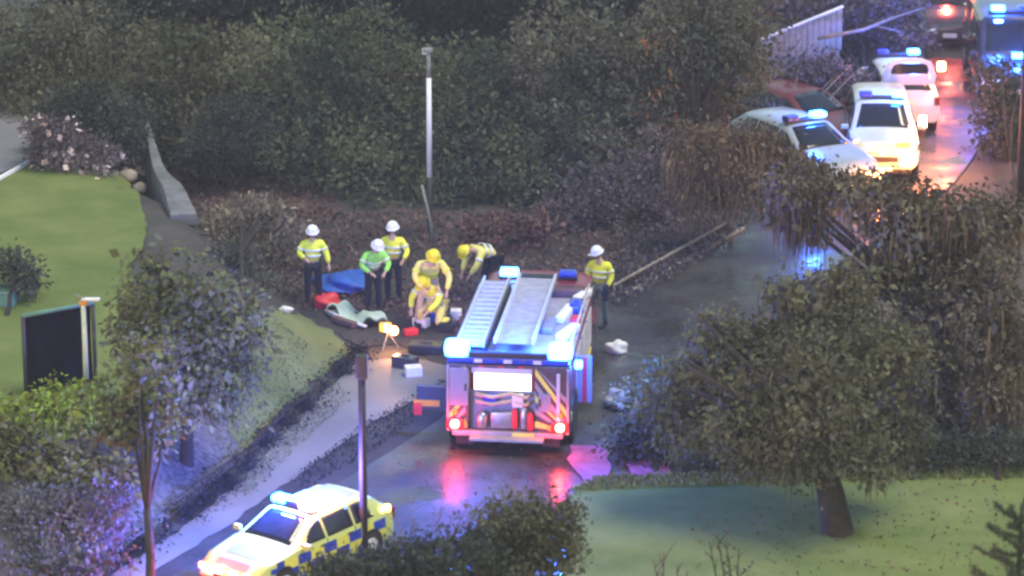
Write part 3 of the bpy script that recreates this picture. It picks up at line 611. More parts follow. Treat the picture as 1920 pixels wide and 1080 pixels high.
def patch(mb, Vn):
    V, n = Vn; F = []; N = (n+1)**2; q = lambda i, j: j*(n+1)+i
    for j in range(n):
        for i in range(n): F += [(q(i,j),q(i+1,j),q(i+1,j+1),q(i,j+1)), (N+q(i,j),N+q(i,j+1),N+q(i+1,j+1),N+q(i+1,j))]
    for k in range(n):
        F += [(q(k,0),N+q(k,0),N+q(k+1,0),q(k+1,0)), (q(k,n),q(k+1,n),N+q(k+1,n),N+q(k,n)), (q(0,k),q(0,k+1),N+q(0,k+1),N+q(0,k)), (q(n,k),N+q(n,k),N+q(n,k+1),q(n,k+1))]
    mb.add(V, F); return mb
def wheel(parent, x, y, r=.33, w=.22):
    s = 1 if x > 0 else -1; m = Matrix.Rotation(math.pi/2, 3, 'Y')
    t = MB().lathe([(r*.6,-w/2),(r*.95,-w/2),(r,-w/2+.03),(r,w/2-.03),(r*.95,w/2),(r*.6,w/2)], (x,y,r), 22, m).build('wheel', 'rubber', parent, True)
    mb = MB().lathe([(r*.62,-.02),(r*.62,.02),(r*.52,.03),(r*.2,.015),(.04,.03)], (x+s*(w/2-.02),y,r), 18, m if s > 0 else Matrix.Rotation(-math.pi/2, 3, 'Y')).build('rim', 'alloy', t, True)
def make_car(name, loc, rz, label, paint, kind='hatch', group=None, s=1.0):
    if kind == 'hatch': st = [(-2.28,.30,.70,.74,.84,.78),(-2.20,.25,.93,1.02,.88,.74),(-1.70,.22,.96,1.40,.90,.62),(-.9,.20,.95,1.48,.91,.62),(.15,.20,.94,1.45,.91,.62),(.98,.20,.95,.99,.90,.74),(1.85,.24,.82,.86,.86,.70),(2.20,.30,.62,.66,.76,.62)]
    elif kind == 'suv': st = [(-2.4,.42,.85,.90,.90,.84),(-2.35,.38,1.12,1.24,.95,.78),(-2.10,.36,1.16,1.76,.96,.70),(-1.0,.34,1.15,1.84,.96,.70),(.25,.34,1.14,1.80,.96,.70),(.98,.34,1.14,1.18,.95,.82),(2.0,.36,1.04,1.09,.92,.80),(2.28,.42,.80,.88,.86,.74)]
    else: st = [(-2.6,.40,.95,1.9,.93,.86),(-2.5,.36,1.15,2.08,.97,.86),(-1.0,.34,1.15,2.15,.98,.86),(1.0,.34,1.15,2.10,.98,.84),(1.75,.34,1.15,1.22,.96,.84),(2.4,.38,.98,1.04,.92,.78),(2.6,.44,.75,.82,.86,.7)]
    c = Car(st); t = empty(name, loc, rz, label, 'car' if kind != 'van' else 'van', group); t.scale = (s,s,s); c.body(paint, t)
    B = {q: st[q] for q in range(len(st))}
    vr = 3 if kind == 'van' else 4; yf, yc = st[vr][0], st[vr+1][0]; b0, b1 = st[vr][2], st[vr+1][2]; tp, tc = st[vr][3], st[vr+1][3]; yr = st[2][0]
    rwf, rwc = st[vr][5], st[vr+1][5]
    patch(MB(), c.top([(-rwc*.9,yc-.06),(rwc*.9,yc-.06),(rwf*.82,yf+.07),(-rwf*.82,yf+.07)])).build('windscreen', 'glass', t, True)
    if kind != 'van': patch(MB(), c.top([(-st[2][5]*.8,yr-.04),(st[2][5]*.8,yr-.04),(st[1][5]*.9,st[1][0]+.06),(-st[1][5]*.9,st[1][0]+.06)])).build('rear_window', 'glass', t, True)
    zt = lambda y: np.interp(y, [q[0] for q in st], [q[2]+(q[3]-q[2])*.80 for q in st]); zl = lambda y: np.interp(y, [q[0] for q in st], [q[2] for q in st])+.03
    for sg in (1, -1):
        for y0, y1, y2, y3 in ((yr+.12,-.98,-.98,yr+.25),(-.90,yf-.22,yf-.22,-.90),(yf-.14,yc-.18,yf+.12,yf-.14)):
            patch(MB(), c.side([(y0,zl(y0)),(y1,zl(y1)),(y2,zt(y2)),(y3,zt(y3))], sgn=sg)).build('side_window', 'glass', t, True)
        for ys_ in ((-.94, yf-.18, yc-.10)): patch(MB(), c.side([(ys_-.012,zl(ys_)-.02),(ys_+.012,zl(ys_)-.02),(ys_+.012,st[2][1]+.14),(ys_-.012,st[2][1]+.14)], .007, 3, sg)).build('door_seam', 'black', t)
        for ys_ in (-.75, yf-.02): MB().box((sg*(c.sx(ys_,zl(ys_)-.12)+.015), ys_, zl(ys_)-.12), (.03,.16,.03), bev=.01).build('door_handle', 'black', t)
        fx, fy = st[-1][4], st[-1][0]
        patch(MB(), c.side([(fy-.30,.60),(fy-.02,.56),(fy-.02,st[-1][2]-.02),(fy-.30,st[-1][2]+.06)], .02, sgn=sg)).box((sg*fx*.72, fy, st[-1][2]-.08), (.32,.10,.14), bev=.03).build('headlight', 'helmet_white', t, True)
        MB().box((sg*(st[1][4]-.10), st[0][0]+.03, st[1][2]-.06), (.16,.14,.26), bev=.03).build('tail_light', 'truck_red', t)
        MB().box((sg*(st[vr+1][4]+.09), yc-.22, st[vr+1][2]+.06), (.20,.10,.13), bev=.03).build('mirror', paint, t)
        for wy in (st[-1][0]-.85, st[0][0]+.85):
            m = Matrix.Rotation(math.pi/2, 3, 'Y'); R_ = .33 if kind == 'hatch' else .38
            MB().lathe([(R_+.06,-.06),(R_+.06,.05)], (sg*(c.sx(wy,.5)-.04), wy, R_+.01), 22, m).build('wheel_arch', 'black', t)
            wheel(t, sg*(c.sx(wy,.5)-.08), wy, R_)
    MB().box((0,st[-1][0]+.01,st[-1][2]-.12), (.72,.06,.15), bev=.02).build('grille', 'black', t)
    MB().box((0,st[-1][0]+.03,.36), (1.45,.10,.14), bev=.04).build('bumper', 'black', t)
    MB().box((0,st[-1][0]+.085,.44), (.40,.012,.12)).build('number_plate', 'helmet_white', t)
    return t, c, st
def stripes(t, c, st, colA, colB, y0, y1, z0, z1, n, sides=(1,-1)):
    for sg in sides:
        for k, mt in ((0, colA), (1, colB)):
            mb = MB()
            for row in (0, 1):
                for i in range(n):
                    if (i+row) % 2 == k:
                        a = y0+(y1-y0)*i/n; b = y0+(y1-y0)*(i+1)/n; za, zb = z0+(z1-z0)*row/2, z0+(z1-z0)*(row+1)/2
                        patch(mb, c.side([(a,za),(b,za),(b,zb),(a,zb)], .006, 2, sg))
            mb.build('checker_band', mt, t)
def lightbar(t, y, z, half, cols, energy, lampz=.14, name='light_bar'):
    b = MB().box((0,y,z+.03), (half*2,.26,.05), bev=.02).build(name, 'black', t)
    for x, m, lc, e in cols:
        MB().box((x,y,z+.11), (.36,.27,.14), bev=.04).build('beacon', m, b, True)
        if e: lamp('beacon_light', (x,y,z+.45), lc, e*energy, .15, b)
BL = (.03,.13,1.0); RD = (1.0,.04,.03); AM = (1.0,.30,.09); PK = (1.0,.35,.7)

# police car, bottom left
loc = pix(556,1070); ang = R(180-38)
pc, c, st = make_car('police_car', loc, ang, 'yellow and blue checked police car with flashing roof bar at bottom left', 'police_yellow', 'hatch', s=.80)
stripes(pc, c, st, 'yellow_paint', 'blue_paint', -1.95, 1.75, .42, .86, 9)
patch(patch(MB(), c.side([(-1.6,1.36),(.1,1.36),(.0,1.385),(-1.5,1.385)], .008, 4, 1)), c.side([(-1.6,1.36),(.1,1.36),(.0,1.385),(-1.5,1.385)], .008, 4, -1)).build('roof_rail', 'yellow_paint', pc)
patch(MB(), c.top([(-.52,1.06),(.52,1.06),(.44,2.12),(-.44,2.12)], .006)).build('bonnet_panel', 'silver_paint', pc)
patch(MB(), c.top([(-.5,-1.55),(.5,-1.55),(.5,-.3),(-.5,-.3)], .006)).build('roof_panel', 'silver_paint', pc)
lightbar(pc, .0, 1.47, .56, [(.40,'e_blue',BL,1.0),(-.40,'e_pink',PK,.15),(0,'blue_paint',BL,0)], 1200)
for x, m, cl, e in ((.60,'e_red',RD,30), (-.60,'e_red',RD,30), (.22,'e_redwhite',RD,20), (-.22,'e_red',RD,20)):
    q = MB().box((x,2.25,.68), (.22,.08,.12), bev=.02).build('strobe', m, pc); lamp('strobe_light', (x,2.55,.72), cl, e, .08, q)
for y in (-1.9,-2.1): MB().box((-.80,y,.98), (.10,.14,.20), bev=.03).build('rear_marker', 'e_yellow', pc)  # yellow hi-vis markers, not lamps; their brightness is put in as glow

# white four wheel drive on the upper road
suv, c, st = make_car('white_suv', pix(1650,304), R(180-3), 'white four wheel drive facing the camera on the upper road', 'cream_paint', 'suv', s=.90)
patch(MB(), c.top([(-.72,1.2),(-.30,1.2),(-.30,2.15),(-.66,2.15)], .006)).build('bonnet_stripe', 'yellow_paint', suv)
stripes(suv, c, st, 'yellow_paint', 'blue_paint', -2.0, 1.8, .6, 1.0, 8)
lightbar(suv, .0, 1.83, .6, [(-.45,'e_blue',BL,.8),(.45,'blue_paint',BL,0)], 160)
q = MB().box((-.70,2.34,.78), (.26,.08,.20), bev=.03).build('lit_headlight', 'e_amber', suv); lamp('headlight_light', (-.70,2.62,.80), AM, 70, .12, q)
q = MB().box((-1.10,.55,1.32), (.20,.18,.30), bev=.05).build('side_spotlight', 'e_redwhite', suv); lamp('spot_light', (-1.34,.72,1.34), AM, 190, .12, q)
# police estate left of it
pe, c, st = make_car('patrol_car', pix(1505,335), R(180+30), 'silver patrol car with amber lamp half hidden behind hanging leaves', 'silver_paint', 'hatch')
stripes(pe, c, st, 'yellow_paint', 'blue_paint', -1.95, 1.75, .42, .86, 9)
lightbar(pe, .0, 1.47, .56, [(-.40,'e_blue',BL,.8),(.40,'blue_paint',BL,0)], 120)
q = MB().box((-.62,2.27,.62), (.26,.07,.16), bev=.03).build('lit_headlight', 'e_amber', pe); lamp('headlight_light', (-.62,2.55,.64), AM, 160, .1, q)
# car behind; its red colour stands in for a red glow
rc, c, st = make_car('red_glow_car', pix(1500,272), R(180+40), 'hatchback coloured as a red glow behind the silver patrol car', 'red_glow_paint', 'hatch')
# vehicle with raised tailgate
hc, c, st = make_car('rescue_wagon', pix(1680,218), R(2), 'white estate car with its tailgate raised behind the four wheel drive', 'white_paint', 'suv', s=.86)
tg = MB(); prof = [(-.74,0),(-.80,.35),(-.62,.80),(-.30,.92),(.30,.92),(.62,.80),(.80,.35),(.74,0)]
inner = [(x*.80, .08+z*.80) for x, z in prof]
n = len(prof); V = [(x,-.03,z) for x, z in prof] + [(x,-.03,z) for x, z in inner] + [(x,.04,z) for x, z in prof] + [(x,.04,z) for x, z in inner]; F = []
for i in range(n-1): F += [(i,i+1,n+i+1,n+i), (2*n+i,3*n+i,3*n+i+1,2*n+i+1), (i,2*n+i,2*n+i+1,i+1), (n+i,n+i+1,3*n+i+1,3*n+i)]
F += [(0,n,3*n,2*n), (n-1,3*n-1,4*n-1,2*n-1)]
tgo = tg.add(V, F).box((0,.0,.22), (1.2,.06,.34), bev=.02).build('tailgate', 'white_paint', hc); tgo.location = (0,-2.30,1.50); tgo.rotation_euler = (R(14),0,0)
MB().box((0,.0,.58), (1.12,.03,.34)).build('tailgate_window', 'glass', tgo)
q = MB().box((1.02,-1.9,2.0), (.22,.16,.26), bev=.03).build('lit_lamp', 'e_amber', hc); lamp('lamp_light', (1.15,-2.25,2.1), AM, 160, .12, q)
lightbar(hc, .2, 1.86, .6, [(.50,'e_blue',BL,1.0),(-.45,'blue_paint',BL,0)], 260)
# far vehicles
fv, c, st = make_car('police_van', pix(1885,158), R(178), 'dark van with blue lights at the top right corner', 'dark_paint', 'van')
lightbar(fv, .6, 2.13, .6, [(.35,'e_blue',BL,1.0),(-.35,'blue_paint',BL,0)], 350)
q = MB().box((-.10,2.15,1.30), (.40,.08,.16), bev=.03).build('grille_strobe', 'e_blue', fv); lamp('strobe_light', (-.10,2.6,1.5), BL, 220, .1, q)
fc, c, st = make_car('far_car', pix(1772,62), R(176), 'distant dark car with one red orange lamp at top right', 'dark_paint', 'hatch')
q = MB().box((.0,0,1.56), (.40,.22,.14), bev=.03).build('beacon', 'e_redwhite', fc); lamp('beacon_light', (0,.3,1.8), RD, 120, .1, q)

# ---------------------------------------------------------------- fire truck
to = pix(952,848); T = empty('fire_truck', to, R(-6.5), 'red fire truck seen from behind with lit rear locker and blue roof lamps', 'fire truck')
hw = 1.18; BT = 1.74
mb = MB(); mb.box((0,2.5,1.1), (hw*2-.06,4.6,1.26), bev=.03); 
mb.build('body', 'truck_red', T)
MB().box((-hw+.22,.13,1.05), (.44,.24,1.36), bev=.02).box((hw-.32,.13,1.05), (.64,.24,1.36), bev=.02).box((-.12,.13,1.70), (1.40,.24,.06)).build('rear_frame', 'rear_paint', T)
MB().box((0,.02,.37), (hw*2-.25,.16,.10), bev=.02).box((0,-.16,.33), (1.4,.30,.05), bev=.01).build('rear_step', 'chevron_grey', T)
MB().box((0,3.3,.48), (1.0,6.0,.16), bev=.02).build('chassis', 'black', T)
MB().box((-.12,.21,1.42), (1.08,.03,.50)).build('locker_light_panel', 'e_inner', T)
MB().box((-.12,.21,.78), (1.30,.03,.78)).build('locker_back', 'grey_panel', T)
# pumps, hoses and tools standing in the open locker
eq = MB()
eq.lathe([(.09,0),(.11,.02),(.11,.26),(.05,.31)], (-.50,.08,.46), 12)
eq.lathe([(.07,0),(.08,.02),(.08,.38),(.03,.44)], (.30,.08,.46), 12); eq.box((-.12,.10,.62), (.42,.16,.34), bev=.04)
eq.build('pump_unit', 'steel', T, True)
MB().lathe([(.05,0),(.06,.02),(.06,.34),(.02,.40)], (.12,.06,.46), 12).lathe([(.05,0),(.06,.02),(.06,.30),(.02,.36)], (.42,.02,.46), 12).build('extinguisher', 'red_vinyl', T, True)
for zz in (.98, 1.12): MB().tube([(-.62,.09,zz),(-.3,.06,zz-.05),(.05,.1,zz+.02),(.35,.06,zz-.04),(.40,.09,zz)], .035, 8).build('hose', 'tan_cloth', T, True)
MB().box((-.35,.12,1.0), (.30,.12,.22), bev=.03).build('tool_case', 'blue_paint', T); MB().box((.18,.12,1.0), (.22,.12,.26), bev=.03).build('tool_case', 'white_cloth', T)
# chevrons on the rear
for sg in (-1, 1):
    xa, xb = (.52, hw-.03) if sg > 0 else (-.80, -hw+.03)
    for k in range(6):
        za = 1.95 - k*.26; zb_ = za - .85*abs(xb-xa)/.62; P = [(xa,za),(xb,zb_),(xb,zb_-.13),(xa,za-.13)]
        P = [(x, min(1.72, max(.44, z))) for x, z in P]
        if max(z for x, z in P) - min(z for x, z in P) > .12: MB().prism(P, -.004, .008).build('chevron', 'yellow_paint' if k % 2 else 'chevron_grey', T)
MB().box((-.93,-.012,1.28), (.36,.03,.74), bev=.01).build('side_locker_panel', 'grey_panel', T)
MB().box((.70,-.012,1.02), (.24,.03,.36), bev=.01).build('small_locker_panel', 'grey_panel', T)
MB().box((.96,-.012,1.05), (.07,.03,1.1), bev=.01).build('grab_rail', 'alloy', T)
for sg in (-1,1):
    q = MB().box((sg*1.00,-.035,.56), (.34,.07,.20), bev=.03).build('tail_light_housing', 'truck_red', T)
    MB().lathe([(.085,0),(.085,.04),(.05,.06)], (sg*1.00,-.075,.56), 16, Matrix.Rotation(math.pi/2,3,'X')).build('tail_light', 'e_red', q, True)
    lamp('tail_light_glow', (sg*1.00,-.28,.56), RD, 16, .10, q)
    MB().box((sg*.80,-.03,.53), (.06,.05,.10), bev=.01).build('indicator', 'amber', T)
    for y in (.95, 5.0):
        xx = sg*(hw-.20); wheel(T, xx, y, .43, .30)
        MB().lathe([(.52,-.04),(.52,.04)], (sg*(hw-.03), y, .46), 22, Matrix.Rotation(math.pi/2,3,'Y')).build('wheel_arch', 'black', T)
    MB().box((sg*.82,-.02,.28), (.34,.02,.26)).build('mud_flap', 'rubber', T)
    # shutters and stripes on the flanks
    for y in (1.9, 3.0, 4.05):
        m_ = MB()
        for k in range(9): m_.box((sg*(hw-.02),y,.82+k*.085), (.03,.92,.075), bev=.01)
        m_.build('roller_shutter', 'alloy', T)
    MB().box((sg*(hw-.018),2.5,.62), (.03,4.4,.14)).build('side_stripe', 'yellow_paint', T)
# fittings on the rear
m_ = MB()
for k in range(4): m_.box((-.12,.10,1.645-k*.032), (1.16,.05,.026), bev=.008)
m_.build('rolled_shutter', 'alloy', T)
for x, z in ((-.80,1.28),(.61,1.02)): MB().box((x,-.04,z), (.03,.04,.14), bev=.01).build('handle', 'black', T)
MB().box((.30,-.075,.37), (.42,.012,.10)).build('number_plate', 'yellow_paint', T)
for x in (-.5,-.12,.26): MB().box((x,-.008,1.70), (.10,.03,.03), bev=.008).build('marker_lamp', 'red_vinyl', T)
for sg in (-1,1):
    MB().box((sg*(hw-.04),-.01,1.05), (.05,.05,1.3), bev=.015).build('corner_trim', 'chevron_grey', T)
    MB().lathe([(.055,0),(.055,.03),(.03,.04)], (sg*1.00,-.01,.78), 14, Matrix.Rotation(math.pi/2,3,'X')).build('indicator', 'amber', T, True)
# rear corner beacons and the bar between them
MB().box((0,.22,1.80), (hw*2-.05,.36,.12), bev=.03).build('rear_bar', 'blue_paint', T)
MB().box((0,.05,1.92), (1.5,.10,.10), bev=.02).build('rear_bar_rail', 'black', T)
for k in range(5): MB().box((-.56+.28*k,.02,1.80), (.16,.05,.07), bev=.01).build('bar_reflector', 'blue_paint' if k % 2 else 'alloy', T)
for sg in (-1,1):
    q = MB().box((sg*.98,.16,2.00), (.46,.36,.30), bev=.09).build('beacon', 'e_blue', T, True)
    lamp('beacon_light', (sg*1.02,.22,2.50), BL, 520, .15, q)
q = MB().box((hw+.10,.60,1.60), (.14,.16,.14), bev=.03).build('side_beacon', 'e_blue', T); lamp('side_beacon_light', (hw+.32,.55,1.6), BL, 60, .08, q)
# roof
MB().box((0,2.7,BT+.03), (hw*2-.04,4.6,.06), bev=.02).build('roof_deck', 'alloy_dull', T)
def tray(name, x0, x1, z0, z1, y0=.55, y1=4.75, rails=.055, mat='alloy_dull', ribs=True):
    t = MB().box(((x0+x1)/2,(y0+y1)/2,(z0+z1)/2), (x1-x0,y1-y0,.05), bev=.01).build(name, mat, T)
    for x in (x0, x1): MB().box((x,(y0+y1)/2,(z0+z1)/2+.05), (rails,y1-y0+.1,.13), bev=.015).build('rail', 'alloy', t)
    if ribs:
        for k in range(14): MB().box(((x0+x1)/2,y0+.2+k*(y1-y0-.4)/13,(z0+z1)/2+.04), (x1-x0-.06,.05,.025)).build('rung', 'alloy', t)
    else: MB().box(((x0+x1)/2,y0+1.2,(z0+z1)/2+.031), (x1-x0-.12,.04,.01)).build('joint', 'chevron_grey', t)
tray('roof_tray', -.30, .42, 1.98, 2.02, ribs=False); tray('ladder', -1.02, -.52, 1.90, 1.94, rails=.045)
MB().box((-.50,2.6,1.86), (.10,4.0,.14), bev=.02).build('ladder_bracket', 'black', T)
MB().tube([(hw-.06,.5,BT+.24),(hw-.06,4.6,BT+.24)], .022, 8).build('side_rail', 'alloy', T, True, False)
for y in (.6,1.9,3.2,4.5): MB().box((hw-.06,y,BT+.13), (.04,.04,.22)).build('rail_post', 'alloy', T)
# cab
cb_ = Car([(4.80,.45,1.15,1.72,1.14,1.05),(5.0,.42,1.15,1.80,1.16,1.05),(6.0,.42,1.15,1.80,1.16,1.04),(6.35,.42,1.12,1.18,1.14,1.02),(6.55,.45,.95,1.0,1.10,.98)])
cab = cb_.body('truck_red', T); cab.name = 'cab'
patch(MB(), cb_.top([(-.9,6.33),(.9,6.33),(.85,6.03),(-.85,6.03)])).build('windscreen', 'glass', cab, True)
for sg in (1,-1):
    patch(MB(), cb_.side([(5.1,1.18),(5.95,1.18),(5.9,1.68),(5.15,1.68)], sgn=sg)).build('side_window', 'glass', cab, True)
    MB().box((sg*1.32,6.1,1.35), (.12,.14,.34), bev=.03).build('mirror', 'black', cab)
lightbar(T, 5.5, 1.80, .8, [(-.6,'e_blue',BL,.0),(.6,'blue_paint',BL,0)], 0)
# open locker door on the left flank
q = MB().box((-hw-.33,.62,.82), (.62,.04,.50), bev=.015).build('open_door', 'dark_paint', T)
MB().box((-hw-.45,.592,.72), (.50,.012,.12)).build('door_marker', 'amber', q); MB().box((-hw-.62,.59,.60), (.16,.014,.24)).build('door_reflector', 'red_vinyl', q)
for sg in (1,):
    q = MB().box((hw+.15,1.4,1.05), (.28,.04,.95), bev=.015).build('open_door', 'grey_panel', T); MB().box((hw+.15,1.375,1.05), (.09,.012,.9)).build('door_stripe', 'red_vinyl', q)
# gear lying on the right of the roof
def onT(x, y, z): a = R(-6.5); return Vector((to.x + x*math.cos(a) - y*math.sin(a), to.y + x*math.sin(a) + y*math.cos(a), z))
def gear(name, lb, cat, x, y, sz, mat, rz=0, z=BT+.06, rolls=False):
    mb = MB()
    if rolls:
        for k in range(6):
            rr_ = .05+.035*k; mb.tube([(rr_*math.cos(a*.5), rr_*math.sin(a*.5), .05) for a in range(14)], .03, 6)
    else: mb.box((0,0,sz[2]/2), sz, bev=min(sz)*.3); mb.box((0,0,sz[2]+.01), (sz[0]*.3,sz[1]*.12,.03), bev=.01)
    o = mb.build(name, mat, None, True); o.location = onT(x, y, z); o.rotation_euler = (0,0,R(rz)-R(6.5)); return tag(o, lb, cat)
gear('kit_bag', 'long white kit bag lying slanted on the truck roof right side', 'bag', .80, 2.9, (.20,.95,.16), 'white_cloth', -8)
gear('kit_bag', 'short white bag at the front right corner of the truck roof', 'bag', 1.02, 4.1, (.18,.62,.16), 'white_cloth', -20)
gear('storage_box', 'bright blue box on the truck roof behind the slanted bag', 'box', .98, 3.35, (.28,.5,.20), 'blue_paint', 4)
gear('hose_roll', 'dull red folded hose across the front of the truck roof', 'hose', .72, 4.35, (.70,.34,.18), 'red_litter', 3)
gear('kit_bag', 'pink and white bag beside the right roof lamp of the truck', 'bag', .98, 1.6, (.22,.85,.20), 'white_cloth', -16)
gear('kit_bag', 'small red bag behind the pinkish bag on the truck roof', 'bag', 1.05, 2.35, (.20,.34,.20), 'red_vinyl', 0)
gear('storage_box', 'pale grey case next to the wide roof tray', 'box', .56, 2.2, (.24,.9,.14), 'grey_panel', 0)
# scene objects round the truck
def lump(name, lb, cat, p, r, mat, seed, lumpy=.15, rz=0, flat=True):
    o = MB().ell((0,0,r[2]*.75), r, 20, 12, lumpy, seed).build(name, mat, None, True)
    for v in o.data.vertices: v.co.z = max(0.0, v.co.z)
    o.location = p; o.rotation_euler = (0,0,R(rz)); return tag(o, lb, cat)
lump('white_bag', 'small crumpled white bag on the road right of the truck', 'bag', pix(1156,662), (.19,.16,.15), 'white_cloth', 3, .28)
wv = lump('car_panel', 'pale blue crumpled panel with dark gap by the roadside brush', 'panel', pix(1166,765), (.30,.28,.22), 'silver_paint', 5, .30, 20); MB().box((.04,-.27,.14), (.22,.10,.14), bev=.03).build('gap', 'black', wv)
lump('tarpaulin', 'crumpled blue tarpaulin on the dark ground below the helpers', 'tarpaulin', pix(645,540,0.0), (.58,.75,.17), 'tarp_blue', 7, .30, 5)
lump('red_bag', 'bright red bag beside the blue tarpaulin', 'bag', pix(612,575), (.28,.30,.17), 'red_vinyl', 9, .22, 0)
tag(sheet('painted_reflection', W([(1068,838),(1130,842),(1150,905),(1100,915),(1072,880)], 0), .05, 'reflection_pink', rag=.08, kind=None), 'flat magenta patch painted as a wet road reflection right of the truck', 'sheet')  # tinted patches paint the lamps' reflection onto the road
tag(sheet('painted_reflection', W([(1165,868),(1240,862),(1262,896),(1190,905)], 0), .06, 'reflection_pink', rag=.08, kind=None), 'smaller magenta patch painted as a road reflection by the roadside brush', 'sheet')
lump('white_bag', 'little grey white bag among shrubs left of the helpers', 'bag', onpx(535,585), (.15,.10,.07), 'white_cloth', 15, .2)
lump('white_bag', 'pale mint cushion shaped bag on the edge of the grass slope', 'bag', onpx(628,592), (.16,.12,.07), 'mint', 16, .1)
# crumpled car wreck panel
wp = empty('wrecked_panel', onpx(668,600), R(-52), 'pale mint crumpled vehicle door lying at the slope edge', 'panel')
V = []; F = []; nx, ny = 16, 8
for j in range(ny+1):
    for i in range(nx+1):
        u, v = i/nx, j/ny; V.append((-.7+1.4*u, -.3+.6*v+.06*math.sin(u*9), .14+.10*math.sin(u*7+v*3)+.05*math.sin(v*9+u*13)))
N0 = len(V); V += [(a, b, c_-.03) for a, b, c_ in V]
for j in range(ny):
    for i in range(nx): q = j*(nx+1)+i; F += [(q,q+1,q+nx+2,q+nx+1), (N0+q,N0+q+nx+1,N0+q+nx+2,N0+q+1)]
MB().add(V, F).build('skin_panel', 'mint', wp, True, False); MB().tube([(-.7,-.3,.1),(-.2,-.36,.12),(.3,-.3,.08),(.75,-.28,.1)], .035, 7).build('frame_bar', 'helmet_white', wp, True)
MB().box((.15,-.42,.08), (.7,.16,.14), rz=.1, bev=.04).build('inner_trim', 'red_litter', wp)
# amber work lamp cluster
wl = empty('work_lamp', pix(728,652), 0, 'glowing orange work lamp on a low stand at the end of the path', 'work lamp')
for a in (0,2.1,4.2): MB().tube([(0,0,.34),(.22*math.cos(a),.22*math.sin(a),0)], .014, 6).build('leg', 'steel', wl)
MB().box((-.06,0,.46), (.26,.16,.20), bev=.05).build('housing', 'amber', wl); q = MB().lathe([(.09,0),(.09,.05),(.05,.08)], (.12,-.06,.40), 14, Matrix.Rotation(math.pi/2,3,'X')).build('lens', 'e_amber', wl, True)
lamp('work_light', (.12,-.35,.45), (1,.55,.25), 25, .08, q)
MB().box((-.04,-.09,.46),(.08,.03,.16),bev=.01).build('lit_strip', 'e_amber', wl)
# kit on the ground left of the truck
for k, (px, py, sz, mat, lb) in enumerate(((790,612,(.34,.22,.20),'white_cloth','pinkish white kit case nearest the orange lamp'), (815,602,(.22,.2,.22),'tarp_blue','blue kit case behind the white one left of the truck'), (838,622,(.36,.22,.18),'navy_cloth','navy kit case against the truck left side'), (770,628,(.3,.18,.14),'red_vinyl','red kit case on the path end beside the lamp'), (855,600,(.24,.22,.24),'white_cloth','small white kit case nearest the left roof lamp'), (760,690,(.5,.3,.26),'dark_paint','large dark case on the path behind the black pole'), (775,705,(.34,.26,.22),'white_cloth','cream box at the side of the path near the truck'), (800,660,(.7,.4,.2),'dark_paint','long dark case across the end of the path'))):
    o = MB().box((0,0,sz[2]/2), sz, bev=.03).box((0,0,sz[2]+.012), (sz[0]*.35,.03,.03), bev=.008).build('kit_case', mat, None); o.location = pix(px, py); o.rotation_euler = (0,0,R(k*37 % 60-30)); tag(o, lb, 'case', 'kit cases left of the truck')

# ---------------------------------------------------------------- people
def skin_mesh(name, verts, edges, mat, parent, sub=1, smooth=True):
    me = bpy.data.meshes.new(name); me.from_pydata([v[:3] for v in verts], edges, []); o = bpy.data.objects.new(name, me); link(o, parent)
    m = o.modifiers.new('skin', 'SKIN'); m.branch_smoothing = .4; m.use_smooth_shade = True
    for i, v in enumerate(verts):
        r = v[3]; r = r if isinstance(r, tuple) else (r, r); me.skin_vertices[0].data[i].radius = r
    me.skin_vertices[0].data[0].use_root = True
    if sub: s = o.modifiers.new('sub', 'SUBSURF'); s.levels = sub; s.render_levels = sub
    bpy.context.view_layer.update(); dg = bpy.context.evaluated_depsgraph_get(); ev = bpy.data.meshes.new_from_object(o.evaluated_get(dg))
    o.modifiers.clear(); o.data = ev; ev.name = name; ev.materials.clear(); ev.materials.append(M[mat]); return o
STAND = dict(pel=(0,0,.95), waist=(0,0,1.10), chest=(0,0,1.32), neck=(0,.0,1.50), head=(0,-.02,1.66), shL=(-.19,0,1.42), elL=(-.27,.02,1.14), haL=(-.25,-.12,.90), shR=(.19,0,1.42), elR=(.27,.02,1.14), haR=(.25,-.12,.90),
             hpL=(-.10,0,.92), knL=(-.12,-.02,.50), anL=(-.13,.02,.09), hpR=(.10,0,.92), knR=(.12,-.02,.50), anR=(.13,.02,.09), face=(0,-1,-.15))
